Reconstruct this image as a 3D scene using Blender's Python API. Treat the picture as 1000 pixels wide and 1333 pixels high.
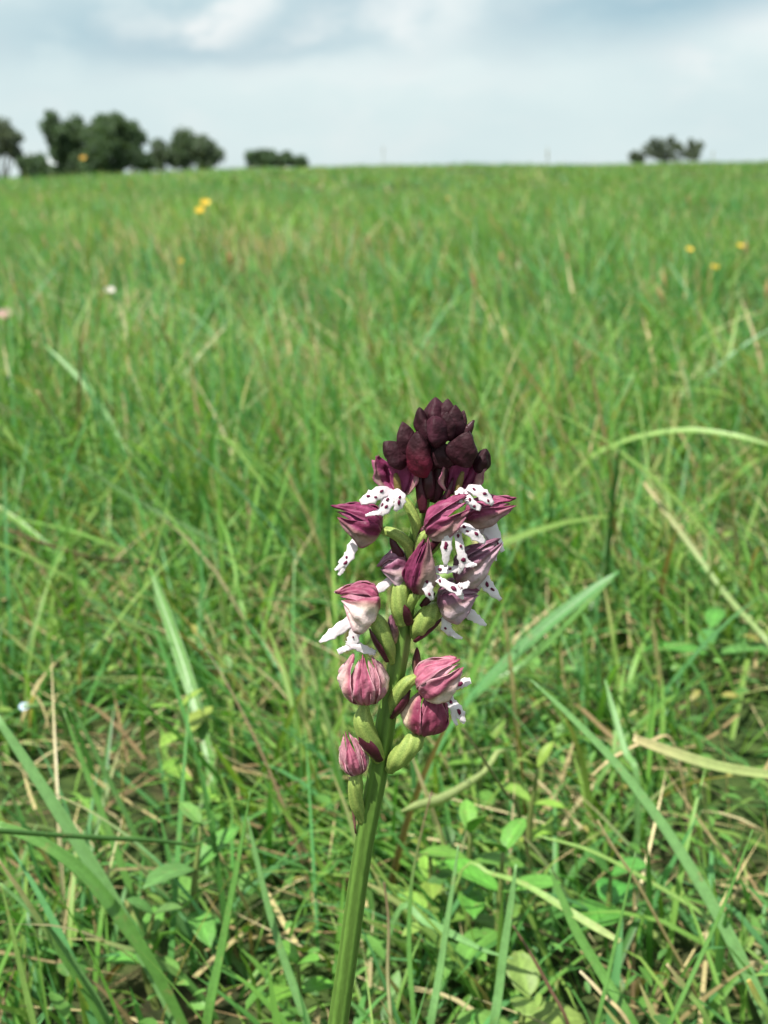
import bpy, math, random
import numpy as np
from mathutils import Vector

random.seed(7)
rng = np.random.default_rng(11)
scene = bpy.context.scene
for o in list(bpy.data.objects):
    bpy.data.objects.remove(o, do_unlink=True)
COL = scene.collection

# ------------------------------------------------------------------ camera
H = 0.19                       # eye height above the turf, metres
D = 0.15                       # the orchid's distance
F = 1609.0                     # focal length in photo pixels (1000 x 1333)
PITCH = math.atan((666.5 - 232.0) / F)
CP, SP = math.cos(PITCH), math.sin(PITCH)
cam_d = bpy.data.cameras.new('camera')
cam = bpy.data.objects.new('camera', cam_d)
COL.objects.link(cam)
cam.location = (0, 0, H)
cam.rotation_euler = (math.pi / 2 - PITCH, 0, 0)
cam_d.sensor_width = 36.0
cam_d.sensor_fit = 'AUTO'
cam_d.lens = 36.0 * F / 1333.0
cam_d.clip_start = 0.005
cam_d.clip_end = 6000
cam_d.dof.use_dof = True
cam_d.dof.focus_distance = 0.156
cam_d.dof.aperture_fstop = cam_d.lens / 1.08
cam_d.dof.aperture_blades = 0
scene.camera = cam

# ------------------------------------------------------------------ sky
SUN_DIR = Vector((-0.42, -0.40, 1.10)).normalized()      # towards the sun
SUN_EL = math.asin(SUN_DIR.z)
SUN_AZ = math.atan2(SUN_DIR.x, SUN_DIR.y)
world = bpy.data.worlds.new('World')
scene.world = world
world.use_nodes = True
wn, wl = world.node_tree.nodes, world.node_tree.links
wn.clear()


def wmath(op, a, b=None, c=None):
    n = wn.new('ShaderNodeMath')
    n.operation = op
    for i, v in enumerate((a, b, c)):
        if v is None:
            continue
        if isinstance(v, (int, float)):
            n.inputs[i].default_value = v
        else:
            wl.new(v, n.inputs[i])
    return n.outputs[0]


def wmix(fac, a, b):
    n = wn.new('ShaderNodeMix')
    n.data_type = 'RGBA'
    for s, v in ((n.inputs[0], fac), (n.inputs[6], a), (n.inputs[7], b)):
        if isinstance(v, (int, float)):
            s.default_value = v
        elif isinstance(v, tuple):
            s.default_value = (*v, 1)
        else:
            wl.new(v, s)
    return n.outputs[2]


tc = wn.new('ShaderNodeTexCoord')
mp = wn.new('ShaderNodeMapping')
mp.inputs['Scale'].default_value = (5.0, 5.0, 13.0)
mp.inputs['Location'].default_value = (3.1, 0.7, 1.3)
wl.new(tc.outputs['Generated'], mp.inputs[0])
nz = wn.new('ShaderNodeTexNoise')
nz.inputs['Scale'].default_value = 1.0
nz.inputs['Detail'].default_value = 7
nz.inputs['Roughness'].default_value = 0.52
wl.new(mp.outputs[0], nz.inputs[0])
mp2 = wn.new('ShaderNodeMapping')
mp2.inputs['Scale'].default_value = (12, 12, 24)
wl.new(tc.outputs['Generated'], mp2.inputs[0])
nz2 = wn.new('ShaderNodeTexNoise')
nz2.inputs['Scale'].default_value = 1.0
nz2.inputs['Detail'].default_value = 5
wl.new(mp2.outputs[0], nz2.inputs[0])
sep = wn.new('ShaderNodeSeparateXYZ')
wl.new(tc.outputs['Generated'], sep.inputs[0])
wob = wmath('MULTIPLY', wmath('SUBTRACT', nz2.outputs[0], 0.5), 0.072)
sx = wmath('ADD', sep.outputs[0], wmath('MULTIPLY', wob, 2.2))
sz = wmath('ADD', sep.outputs[2], wob)


def blob(cx, cz, rx, rz):
    a = wmath('DIVIDE', wmath('SUBTRACT', sx, cx), rx)
    b = wmath('DIVIDE', wmath('SUBTRACT', sz, cz), rz)
    d2 = wmath('ADD', wmath('MULTIPLY', a, a), wmath('MULTIPLY', b, b))
    return wmath('EXPONENT', wmath('MULTIPLY', d2, -1.0))


sky = wn.new('ShaderNodeTexSky')
sky.sky_type = 'NISHITA'
sky.sun_disc = False
sky.sun_elevation = SUN_EL
sky.sun_rotation = SUN_AZ
sky.dust_density = 3.0
skyb = wn.new('ShaderNodeVectorMath')
skyb.operation = 'SCALE'
skyb.inputs['Scale'].default_value = 0.07
wl.new(sky.outputs[0], skyb.inputs[0])
# two blue-grey cloud banks and the puffs beside them, as they hang over the hill
dark = wmath('ADD', blob(-0.135, 0.102, 0.165, 0.026), blob(0.215, 0.124, 0.135, 0.026))
dark = wmath('ADD', dark, wmath('MULTIPLY', blob(-0.02, 0.135, 0.06, 0.018), 0.7))
puff = wmath('ADD', blob(-0.098, 0.126, 0.018, 0.016), blob(0.022, 0.120, 0.045, 0.026))
puff = wmath('ADD', puff, blob(0.30, 0.098, 0.06, 0.022))
puff = wmath('ADD', puff, wmath('MULTIPLY', blob(-0.03, 0.075, 0.14, 0.016), 0.45))
ramp = wn.new('ShaderNodeMapRange')
ramp.inputs['From Min'].default_value = 0.40
ramp.inputs['From Max'].default_value = 0.66
wl.new(nz.outputs[0], ramp.inputs[0])
dk = wmath('ADD', wmath('MULTIPLY', ramp.outputs[0], 0.16), wmath('MULTIPLY', dark, 0.90))
dk = wmath('SUBTRACT', dk, wmath('MULTIPLY', puff, 0.45))
dkc = wn.new('ShaderNodeClamp')
wl.new(dk, dkc.inputs[0])
cloud = wmix(dkc.outputs[0], (0.462, 0.545, 0.550), (0.222, 0.342, 0.402))
pc = wn.new('ShaderNodeClamp')
wl.new(wmath('MULTIPLY', puff, wmath('MULTIPLY', nz2.outputs[0], 1.5)), pc.inputs[0])
cloud = wmix(pc.outputs[0], cloud, (0.57, 0.595, 0.595))
wisp = wn.new('ShaderNodeMapRange')
wisp.inputs['From Min'].default_value = 0.47
wisp.inputs['From Max'].default_value = 0.72
wisp.inputs['To Max'].default_value = 0.38
wl.new(nz2.outputs[0], wisp.inputs[0])
cloud = wmix(wisp.outputs[0], cloud, (0.53, 0.56, 0.56))
final = wmix(0.92, skyb.outputs[0], cloud)
bg = wn.new('ShaderNodeBackground')
bg.inputs['Strength'].default_value = 1.0
wl.new(final, bg.inputs[0])
wo = wn.new('ShaderNodeOutputWorld')
wl.new(bg.outputs[0], wo.inputs[0])

# ------------------------------------------------------------------ sun, exposure
sun_d = bpy.data.lights.new('sun', 'SUN')
sun_d.energy = 4.8
sun_d.angle = math.radians(0.8)
sun_d.color = (1.0, 0.955, 0.87)
sun = bpy.data.objects.new('sun', sun_d)
COL.objects.link(sun)
sun.location = SUN_DIR * 5
sun.rotation_euler = SUN_DIR.to_track_quat('Z', 'Y').to_euler()
vs = scene.view_settings
vs.view_transform = 'Standard'
vs.look = 'None'
vs.exposure = 0.74
vs.gamma = 1.0
vs.use_curve_mapping = False
scene.cycles.use_denoising = True
scene.cycles.max_bounces = 6
scene.cycles.transparent_max_bounces = 4


# ------------------------------------------------------------------ helpers
def W(px, py, Y):
    """the world point at distance Y that a photo pixel looks at (used to measure places off the photo)"""
    a = (px - 500.0) / F
    b = (666.5 - py) / F
    d = Vector((a, CP + b * SP, -SP + b * CP))
    return Vector((0, 0, H)) + d * (Y / d.y)


S = 0.0988e-3                  # metres per photo pixel at the orchid


def Q(p):
    return W(p[0], p[1], D - (p[2] if len(p) > 2 else 0) * S)


def V3(p):
    """direction given as right, up, towards the viewer"""
    return Vector((p[0], -p[2], p[1])).normalized()


class VNoise:
    def __init__(self, seed):
        self.t = np.random.default_rng(seed).random((256, 256))

    def __call__(self, x, y):
        xi, yi = np.floor(x).astype(int), np.floor(y).astype(int)
        fx, fy = x - xi, y - yi
        fx, fy = fx * fx * (3 - 2 * fx), fy * fy * (3 - 2 * fy)
        g = lambda a, b: self.t[a & 255, b & 255]
        return (g(xi, yi) * (1 - fx) + g(xi + 1, yi) * fx) * (1 - fy) + (g(xi, yi + 1) * (1 - fx) + g(xi + 1, yi + 1) * fx) * fy


N1, N2, N3, N4 = VNoise(1), VNoise(2), VNoise(3), VNoise(4)
CX = np.array([-14, -9.3, -7.4, -5.5, -3.7, -1.9, 1.9, 5.6, 9.3, 14])
CZ = np.array([0.02, 0.09, 0.13, 0.25, 0.35, 0.39, 0.44, 0.475, 0.53, 0.58])


def ground_z(x, y):
    x, y = np.asarray(x, float), np.asarray(y, float)
    c = np.interp(x, CX, CZ)
    yy = np.clip(y, 0, 30)
    g = c * (yy / 30.0) ** 1.35
    over = np.clip(y - 30, 0, None)
    g = g - np.minimum(over ** 2 / 1400.0, 2.0 + over * 0.01)
    g = g + 0.10 * (N4(x * 0.45 + 40, y * 0.35 + 9) - 0.5) * np.clip((y - 1.5) / 4, 0, 1)
    g = g + 0.008 * (N3(x * 9 + 60, y * 9 + 60) - 0.5) * np.clip(2 - y, 0, 1)
    return g


def gz(x, y):
    return float(ground_z(x, y))


def set_props(o, label=None, cat=None, group=None, kind=None):
    if label: o['label'] = label
    if cat: o['category'] = cat
    if group: o['group'] = group
    if kind: o['kind'] = kind
    return o


def np_mesh(name, verts, faces, cols, mat, nv):
    """verts (N,3), faces (M,nv), cols (N,3)"""
    me = bpy.data.meshes.new(name)
    me.vertices.add(len(verts))
    me.vertices.foreach_set('co', np.asarray(verts, np.float32).ravel())
    me.loops.add(len(faces) * nv)
    me.loops.foreach_set('vertex_index', np.asarray(faces, np.int32).ravel())
    me.polygons.add(len(faces))
    me.polygons.foreach_set('loop_start', np.arange(0, len(faces) * nv, nv, dtype=np.int32))
    me.polygons.foreach_set('use_smooth', np.ones(len(faces), bool))
    a = me.color_attributes.new('col', 'FLOAT_COLOR', 'POINT')
    c4 = np.ones((len(verts), 4), np.float32)
    c4[:, :3] = cols
    a.data.foreach_set('color', c4.ravel())
    me.update(calc_edges=True)
    me.materials.append(mat)
    return me


class MB:
    def __init__(self):
        self.v, self.f, self.c = [], [], []

    def grid(self, rows, cols, closed=False):
        """rows: list of lists of points; cols the same shape of colours"""
        n0 = len(self.v)
        m = len(rows[0])
        for r, cr in zip(rows, cols):
            self.v.extend(tuple(p) for p in r)
            self.c.extend(tuple(k) for k in cr)
        for i in range(len(rows) - 1):
            for j in range(m if closed else m - 1):
                k = (j + 1) % m
                self.f.append((n0 + i * m + j, n0 + i * m + k, n0 + (i + 1) * m + k, n0 + (i + 1) * m + j))
        return n0

    def build(self, name, mat, parent=None, origin=Vector((0, 0, 0)), solid=0.0, sub=0):
        me = bpy.data.meshes.new(name)
        ox, oy, oz = origin
        me.from_pydata([(x - ox, y - oy, z - oz) for x, y, z in self.v], [], self.f)
        for p in me.polygons:
            p.use_smooth = True
        a = me.color_attributes.new('col', 'FLOAT_COLOR', 'POINT')
        a.data.foreach_set('color', np.hstack([np.array(self.c, np.float32), np.ones((len(self.c), 1), np.float32)]).ravel())
        me.materials.append(mat)
        o = bpy.data.objects.new(name, me)
        COL.objects.link(o)
        if parent:
            o.parent = parent
        else:
            o.location = origin
        if solid:
            md = o.modifiers.new('thickness', 'SOLIDIFY')
            md.thickness = solid
            md.offset = 0
        if sub:
            md = o.modifiers.new('smooth', 'SUBSURF')
            md.levels = sub
            md.render_levels = sub
        return o


def lerp(a, b, t):
    return tuple(x + (y - x) * t for x, y in zip(a, b))


def spline(pts, vals, n):
    """Catmull-Rom through pts, n samples; vals interpolated"""
    P = [Vector(p) for p in pts]
    if len(P) == 2:
        P = [P[0], (P[0] + P[1]) / 2, P[1]]
        vals = [vals[0], (vals[0] + vals[-1]) / 2, vals[-1]]
    P = [P[0] * 2 - P[1]] + P + [P[-1] * 2 - P[-2]]
    vv = [vals[0]] + list(vals) + [vals[-1]]
    m = len(P) - 3
    out, ov = [], []
    for i in range(n):
        u = i / (n - 1) * m
        k = min(int(u), m - 1)
        t = u - k
        a, b, c, d = P[k:k + 4]
        out.append(0.5 * (2 * b + (c - a) * t + (2 * a - 5 * b + 4 * c - d) * t * t + (3 * b - a - 3 * c + d) * t ** 3))
        ov.append(vv[k + 1] + (vv[k + 2] - vv[k + 1]) * (t * t * (3 - 2 * t)))
    return out, ov


def tangents(P):
    T = []
    for i in range(len(P)):
        T.append((P[min(i + 1, len(P) - 1)] - P[max(i - 1, 0)]).normalized())
    return T


def tube(mb, pts, radii, n=24, m=12, col=(1, 1, 1), ridges=0, rdepth=0.0, twist=0.0, colf=None, cap=True, hint=Vector((1, 0.2, 0.1))):
    P, R = spline(pts, radii, n)
    T = tangents(P)
    rows, cols = [], []
    for i in range(n):
        a = (hint - T[i] * hint.dot(T[i])).normalized()
        b = T[i].cross(a)
        s = i / (n - 1)
        rr, cc = [], []
        for j in range(m):
            th = 2 * math.pi * j / m
            k = 1 + rdepth * math.cos(ridges * (th + twist * s)) if ridges else 1
            rr.append(P[i] + (a * math.cos(th) + b * math.sin(th)) * R[i] * k)
            cc.append(colf(s, th) if colf else col)
        rows.append(rr)
        cols.append(cc)
    if cap:
        for e in (0, -1):
            r2 = [P[e] + (p - P[e]) * 0.15 + T[e] * (R[e] * 0.45 * (1 if e else -1)) for p in rows[e]]
            if e == 0:
                rows.insert(0, r2); cols.insert(0, cols[0])
            else:
                rows.append(r2); cols.append(cols[-1])
    mb.grid(rows, cols, closed=True)


def ribbon(mb, pts, widths, normal, n=14, m=5, cup=0.0, colf=None, col=(1, 1, 1), wav=0.0, seed=0, rag=0.0, spots=(), spot_r=0.0, spot_c=(0, 0, 0)):
    """a blade: centre line, full widths, the way its face looks; cup > 0 folds the edges towards the face"""
    P, Wd = spline(pts, widths, n)
    T = tangents(P)
    if rag:
        Wd = [w * (1 + rag * math.sin(i * 1.9 + seed) + rag * .6 * math.sin(i * 3.7 + seed * 2)) for i, w in enumerate(Wd)]
    rows, cols, frames = [], [], []
    for i in range(n):
        nn = (normal - T[i] * normal.dot(T[i])).normalized()
        w = T[i].cross(nn)
        frames.append((P[i], w, nn, Wd[i], T[i]))
        s = i / (n - 1)
        rr, cc = [], []
        for j in range(m):
            v = -1 + 2 * j / (m - 1)
            off = cup * (abs(v) ** 1.4) * Wd[i] * 0.5 + wav * Wd[i] * math.sin(s * 9 + seed + v * 2.1)
            rr.append(P[i] + w * (v * Wd[i] * 0.5) + nn * off)
            cc.append(colf(s, v) if colf else col)
        rows.append(rr)
        cols.append(cc)
    mb.grid(rows, cols)
    for (s, v, k) in spots:
        c, w, nn, wd, t = frames[min(n - 1, int(s * (n - 1) + 0.5))]
        ctr = c + w * (v * wd * 0.5) + nn * (cup * abs(v) ** 1.4 * wd * 0.5)
        r = spot_r * k
        for sg in (1,):
            rq = random.Random(int(s * 97 + v * 31 + r * 1e7))
            fl = [rq.uniform(.65, 1.25) for q in range(6)]
            el = rq.uniform(1.1, 1.9)
            ang = rq.uniform(-.5, .5)
            off = [(w * math.cos(q * 1.047 + ang) * r + t * math.sin(q * 1.047) * r * el) * fl[q] for q in range(6)]
            ring = [ctr + k_ + nn * 0.00011 for k_ in off]
            ring2 = [ctr + k_ * 0.55 + nn * 0.00015 for k_ in off]
            ring0 = [ctr + k_ * 1.05 - nn * 0.00005 for k_ in off]
            n0 = mb.grid([ring0, ring, ring2], [[spot_c] * 6] * 3, closed=True)
            mb.f.append(tuple(n0 + 12 + q for q in range(6)))


# ------------------------------------------------------------------ materials
def new_mat(name):
    m = bpy.data.materials.new(name)
    m.use_nodes = True
    nt = m.node_tree
    nt.nodes.clear()
    return m, nt.nodes, nt.links


def plant_mat(name, trans=0.3, rough=0.5, spec=0.4, nscale=0.0, namt=0.25, bump=0.0, bscale=4000, tcol=(1.25, 1.3, 0.5), blotch=0.0, sheen=0.0, stretch=(1, 1, 1)):
    m, n, l = new_mat(name)
    at = n.new('ShaderNodeAttribute')
    at.attribute_name = 'col'
    colour = at.outputs['Color']
    if nscale or bump:
        t = n.new('ShaderNodeTexCoord')
        mpn = n.new('ShaderNodeMapping')
        mpn.inputs['Scale'].default_value = stretch
        l.new(t.outputs['Object'], mpn.inputs[0])
    if nscale:
        z = n.new('ShaderNodeTexNoise')
        z.inputs['Scale'].default_value = nscale
        z.inputs['Detail'].default_value = 4
        z.inputs['Roughness'].default_value = 0.65
        l.new(mpn.outputs[0], z.inputs[0])
        r = n.new('ShaderNodeMapRange')
        r.inputs['From Min'].default_value = 0.25
        r.inputs['From Max'].default_value = 0.75
        r.inputs['To Min'].default_value = 1 - namt
        r.inputs['To Max'].default_value = 1 + namt
        l.new(z.outputs[0], r.inputs[0])
        mu = n.new('ShaderNodeVectorMath')
        mu.operation = 'SCALE'
        l.new(colour, mu.inputs[0])
        l.new(r.outputs[0], mu.inputs['Scale'])
        colour = mu.outputs[0]
    if blotch:
        bz2 = n.new('ShaderNodeTexNoise')
        bz2.inputs['Scale'].default_value = 260
        bz2.inputs['Detail'].default_value = 5
        bz2.inputs['Roughness'].default_value = 0.7
        l.new(mpn.outputs[0], bz2.inputs[0])
        br = n.new('ShaderNodeMapRange')
        br.inputs['From Min'].default_value = 0.60
        br.inputs['From Max'].default_value = 0.70
        br.inputs['To Max'].default_value = blotch
        l.new(bz2.outputs[0], br.inputs[0])
        bm = n.new('ShaderNodeMix')
        bm.data_type = 'RGBA'
        bm.inputs[7].default_value = (0.30, 0.24, 0.10, 1)
        l.new(br.outputs[0], bm.inputs[0])
        l.new(colour, bm.inputs[6])
        colour = bm.outputs[2]
    p = n.new('ShaderNodeBsdfPrincipled')
    p.inputs['Roughness'].default_value = rough
    p.inputs['Specular IOR Level'].default_value = spec
    if sheen:
        p.inputs['Sheen Weight'].default_value = sheen
    l.new(colour, p.inputs['Base Color'])
    if bump:
        bz = n.new('ShaderNodeTexNoise')
        bz.inputs['Scale'].default_value = bscale
        bz.inputs['Detail'].default_value = 3
        l.new(mpn.outputs[0], bz.inputs[0])
        bp = n.new('ShaderNodeBump')
        bp.inputs['Strength'].default_value = bump
        bp.inputs['Distance'].default_value = 0.0002
        l.new(bz.outputs[0], bp.inputs['Height'])
        l.new(bp.outputs[0], p.inputs['Normal'])
    out = n.new('ShaderNodeOutputMaterial')
    if trans:
        tr = n.new('ShaderNodeBsdfTranslucent')
        vm = n.new('ShaderNodeVectorMath')
        vm.operation = 'MULTIPLY'
        vm.inputs[1].default_value = tcol
        l.new(colour, vm.inputs[0])
        l.new(vm.outputs[0], tr.inputs[0])
        mx = n.new('ShaderNodeMixShader')
        mx.inputs[0].default_value = trans
        l.new(p.outputs[0], mx.inputs[1])
        l.new(tr.outputs[0], mx.inputs[2])
        l.new(mx.outputs[0], out.inputs[0])
    else:
        l.new(p.outputs[0], out.inputs[0])
    return m


M_GRASS = plant_mat('grass', trans=0.36, rough=0.48, spec=0.35)
M_BLADE = plant_mat('grass_blade', trans=0.30, rough=0.40, spec=0.45, nscale=600, namt=0.18, bump=0.25, bscale=1500, blotch=0.55)
M_LEAF = plant_mat('herb_leaf', trans=0.32, rough=0.5, spec=0.4, nscale=350, namt=0.2, bump=0.35, bscale=900, blotch=0.45)
M_DRY = plant_mat('dry_straw', trans=0.15, rough=0.7, spec=0.2, nscale=700, namt=0.3)
M_SEPAL = plant_mat('sepal', trans=0.22, rough=0.5, spec=0.3, nscale=620, namt=0.42, bump=0.7, bscale=1800, tcol=(1.5, 0.8, 0.9))
M_LIP = plant_mat('lip', trans=0.30, rough=0.5, spec=0.3, nscale=1200, namt=0.06, bump=0.3, bscale=3500, tcol=(1.05, 0.95, 1.0))
M_BUD = plant_mat('bud', trans=0.0, rough=0.6, spec=0.2, nscale=900, namt=0.5, bump=1.0, bscale=1500)
M_STEM = plant_mat('stem', trans=0.10, rough=0.38, spec=0.42, nscale=1500, namt=0.22, bump=0.35, bscale=3000, stretch=(1, 1, 0.25))
M_OVARY = plant_mat('ovary', trans=0.15, rough=0.5, spec=0.3, nscale=5200, namt=0.40, bump=0.35, bscale=6500)
M_BRACT = plant_mat('bract', trans=0.08, rough=0.4, spec=0.35, nscale=1500, namt=0.3, bump=0.3)
M_PETAL = plant_mat('petal', trans=0.3, rough=0.5, spec=0.3, tcol=(1.1, 1.05, 0.8))
M_TREE = plant_mat('tree_foliage', trans=0.34, rough=0.6, spec=0.2)


def ground_mat():
    m, n, l = new_mat('turf_soil')
    t = n.new('ShaderNodeTexCoord')
    a = n.new('ShaderNodeTexNoise'); a.inputs['Scale'].default_value = 9; a.inputs['Detail'].default_value = 8; a.inputs['Roughness'].default_value = 0.7
    b = n.new('ShaderNodeTexNoise'); b.inputs['Scale'].default_value = 160; b.inputs['Detail'].default_value = 6
    l.new(t.outputs['Object'], a.inputs[0]); l.new(t.outputs['Object'], b.inputs[0])
    r1 = n.new('ShaderNodeValToRGB')
    r1.color_ramp.elements[0].position = 0.35; r1.color_ramp.elements[0].color = (0.022, 0.015, 0.010, 1)
    r1.color_ramp.elements[1].position = 0.68; r1.color_ramp.elements[1].color = (0.085, 0.058, 0.034, 1)
    l.new(b.outputs[0], r1.inputs[0])
    r2 = n.new('ShaderNodeValToRGB')
    r2.color_ramp.elements[0].position = 0.38; r2.color_ramp.elements[0].color = (0.022, 0.042, 0.011, 1)
    r2.color_ramp.elements[1].position = 0.70; r2.color_ramp.elements[1].color = (0.06, 0.095, 0.024, 1)
    l.new(b.outputs[0], r2.inputs[0])
    rr = n.new('ShaderNodeMapRange'); rr.inputs['From Min'].default_value = 0.33; rr.inputs['From Max'].default_value = 0.50
    l.new(a.outputs[0], rr.inputs[0])
    mx = n.new('ShaderNodeMix'); mx.data_type = 'RGBA'
    l.new(rr.outputs[0], mx.inputs[0]); l.new(r1.outputs[0], mx.inputs[6]); l.new(r2.outputs[0], mx.inputs[7])
    p = n.new('ShaderNodeBsdfPrincipled'); p.inputs['Roughness'].default_value = 0.9; p.inputs['Specular IOR Level'].default_value = 0.15
    l.new(mx.outputs[2], p.inputs['Base Color'])
    bp = n.new('ShaderNodeBump'); bp.inputs['Strength'].default_value = 0.8; bp.inputs['Distance'].default_value = 0.004
    l.new(b.outputs[0], bp.inputs['Height']); l.new(bp.outputs[0], p.inputs['Normal'])
    o = n.new('ShaderNodeOutputMaterial'); l.new(p.outputs[0], o.inputs[0])
    return m


def plain_mat(name, c, rough=0.7, scale=6.0, amt=0.25):
    m, n, l = new_mat(name)
    t = n.new('ShaderNodeTexCoord')
    z = n.new('ShaderNodeTexNoise'); z.inputs['Scale'].default_value = scale; z.inputs['Detail'].default_value = 5
    l.new(t.outputs['Object'], z.inputs[0])
    mx = n.new('ShaderNodeMix'); mx.data_type = 'RGBA'
    mx.inputs[6].default_value = (*[k * (1 - amt) for k in c], 1)
    mx.inputs[7].default_value = (*[min(1, k * (1 + amt)) for k in c], 1)
    l.new(z.outputs[0], mx.inputs[0])
    p = n.new('ShaderNodeBsdfPrincipled'); p.inputs['Roughness'].default_value = rough
    l.new(mx.outputs[2], p.inputs['Base Color'])
    o = n.new('ShaderNodeOutputMaterial'); l.new(p.outputs[0], o.inputs[0])
    return m


M_BARK = plain_mat('bark', (0.09, 0.07, 0.05), 0.9)
M_WALLP = plain_mat('shed_wall', (0.16, 0.13, 0.11), 0.9)
M_ROOFP = plain_mat('shed_roof', (0.62, 0.66, 0.68), 0.5)

# ------------------------------------------------------------------ the ground: one sheet to the horizon
ys = np.concatenate([np.linspace(-3, 0, 7)[:-1], np.linspace(0, 1.5, 61)[:-1], np.linspace(1.5, 6, 46)[:-1], np.linspace(6, 36, 61)[:-1],
                     np.linspace(36, 160, 32)[:-1], np.geomspace(160, 4000, 12)])
us = np.concatenate([-np.geomspace(1, 0.02, 24), [0], np.geomspace(0.02, 1, 24)])
vv = []
for y in ys:
    hw = 1.5 + 1.5 * abs(y)
    xs = us * hw
    vv.append(np.stack([xs, np.full_like(xs, y), ground_z(xs, np.full_like(xs, max(y, 0)))], 1))
vv = np.concatenate(vv)
nu = len(us)
i, j = np.meshgrid(np.arange(len(ys) - 1), np.arange(nu - 1), indexing='ij')
k = (i * nu + j).ravel()
ff = np.stack([k, k + 1, k + 1 + nu, k + nu], 1)
gme = np_mesh('ground', vv, ff, np.ones((len(vv), 3)), ground_mat(), 4)
ground = bpy.data.objects.new('ground', gme)
COL.objects.link(ground)
set_props(ground, 'brown soil of the meadow hillside under the grass', None, None, 'structure')

# ------------------------------------------------------------------ meadow grass
GREENS = np.array([(0.125, 0.288, 0.050), (0.086, 0.250, 0.058), (0.160, 0.320, 0.062), (0.095, 0.268, 0.092), (0.200, 0.335, 0.070), (0.070, 0.200, 0.044)])
STRAW = np.array([(0.42, 0.35, 0.17), (0.34, 0.27, 0.13), (0.50, 0.43, 0.24), (0.24, 0.17, 0.085)])


def blades(roots, length, width, az, phi0, kappa, col, tipc, segs, across, tw):
    n = len(roots)
    P = np.zeros((n, segs + 1, 3))
    P[:, 0] = roots
    d = np.stack([np.cos(az), np.sin(az), np.zeros(n)], 1)
    st = length / segs
    for q in range(segs):
        ph = phi0 + kappa * (q + 0.5) / segs
        P[:, q + 1] = P[:, q] + (np.sin(ph)[:, None] * d + np.cos(ph)[:, None] * np.array([0, 0, 1.0])) * st[:, None]
    wd = np.stack([np.cos(az + tw), np.sin(az + tw), np.zeros(n)], 1)
    s = np.linspace(0, 1, segs + 1)
    prof = (0.72 + 0.6 * s) * (1 - s ** 2.4) + 0.03
    offs = np.linspace(-0.5, 0.5, across)
    V = P[:, :, None, :] + (wd[:, None, None, :] * (width[:, None] * prof[None])[:, :, None, None]) * offs[None, None, :, None]
    if across == 3:
        nrm = np.cross(wd, np.array([0, 0, 1.0]))
        V[:, :, 1, :] += nrm[:, None, :] * (width[:, None] * prof[None] * 0.22)[:, :, None]
    C = col[:, None, None, :] + (tipc - col)[:, None, None, :] * (s ** 2.5)[None, :, None, None]
    C = np.broadcast_to(C, V.shape)
    nv = (segs + 1) * across
    base = (np.arange(n) * nv)[:, None]
    loc = []
    for q in range(segs):
        for a in range(across - 1):
            k = q * across + a
            loc.append((k, k + 1, k + 1 + across, k + across))
    F4 = (base[:, :, None] + np.array(loc)[None]).reshape(-1, 4)
    return V.reshape(-1, 3), F4, C.reshape(-1, 3)


def dryness(x, y):
    d = 0.075 + 0.24 * np.clip(N2(x * 1.1 + 3, y * 0.7 + 5) - 0.5, 0, 1)
    d = d + 0.60 * np.exp(-(((x + 0.24) / 0.26) ** 2 + ((y - 2.45) / 0.42) ** 2))
    d = d + 0.22 * np.exp(-(((x - 0.35) / 0.18) ** 2 + ((y - 0.62) / 0.2) ** 2))
    return d


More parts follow.
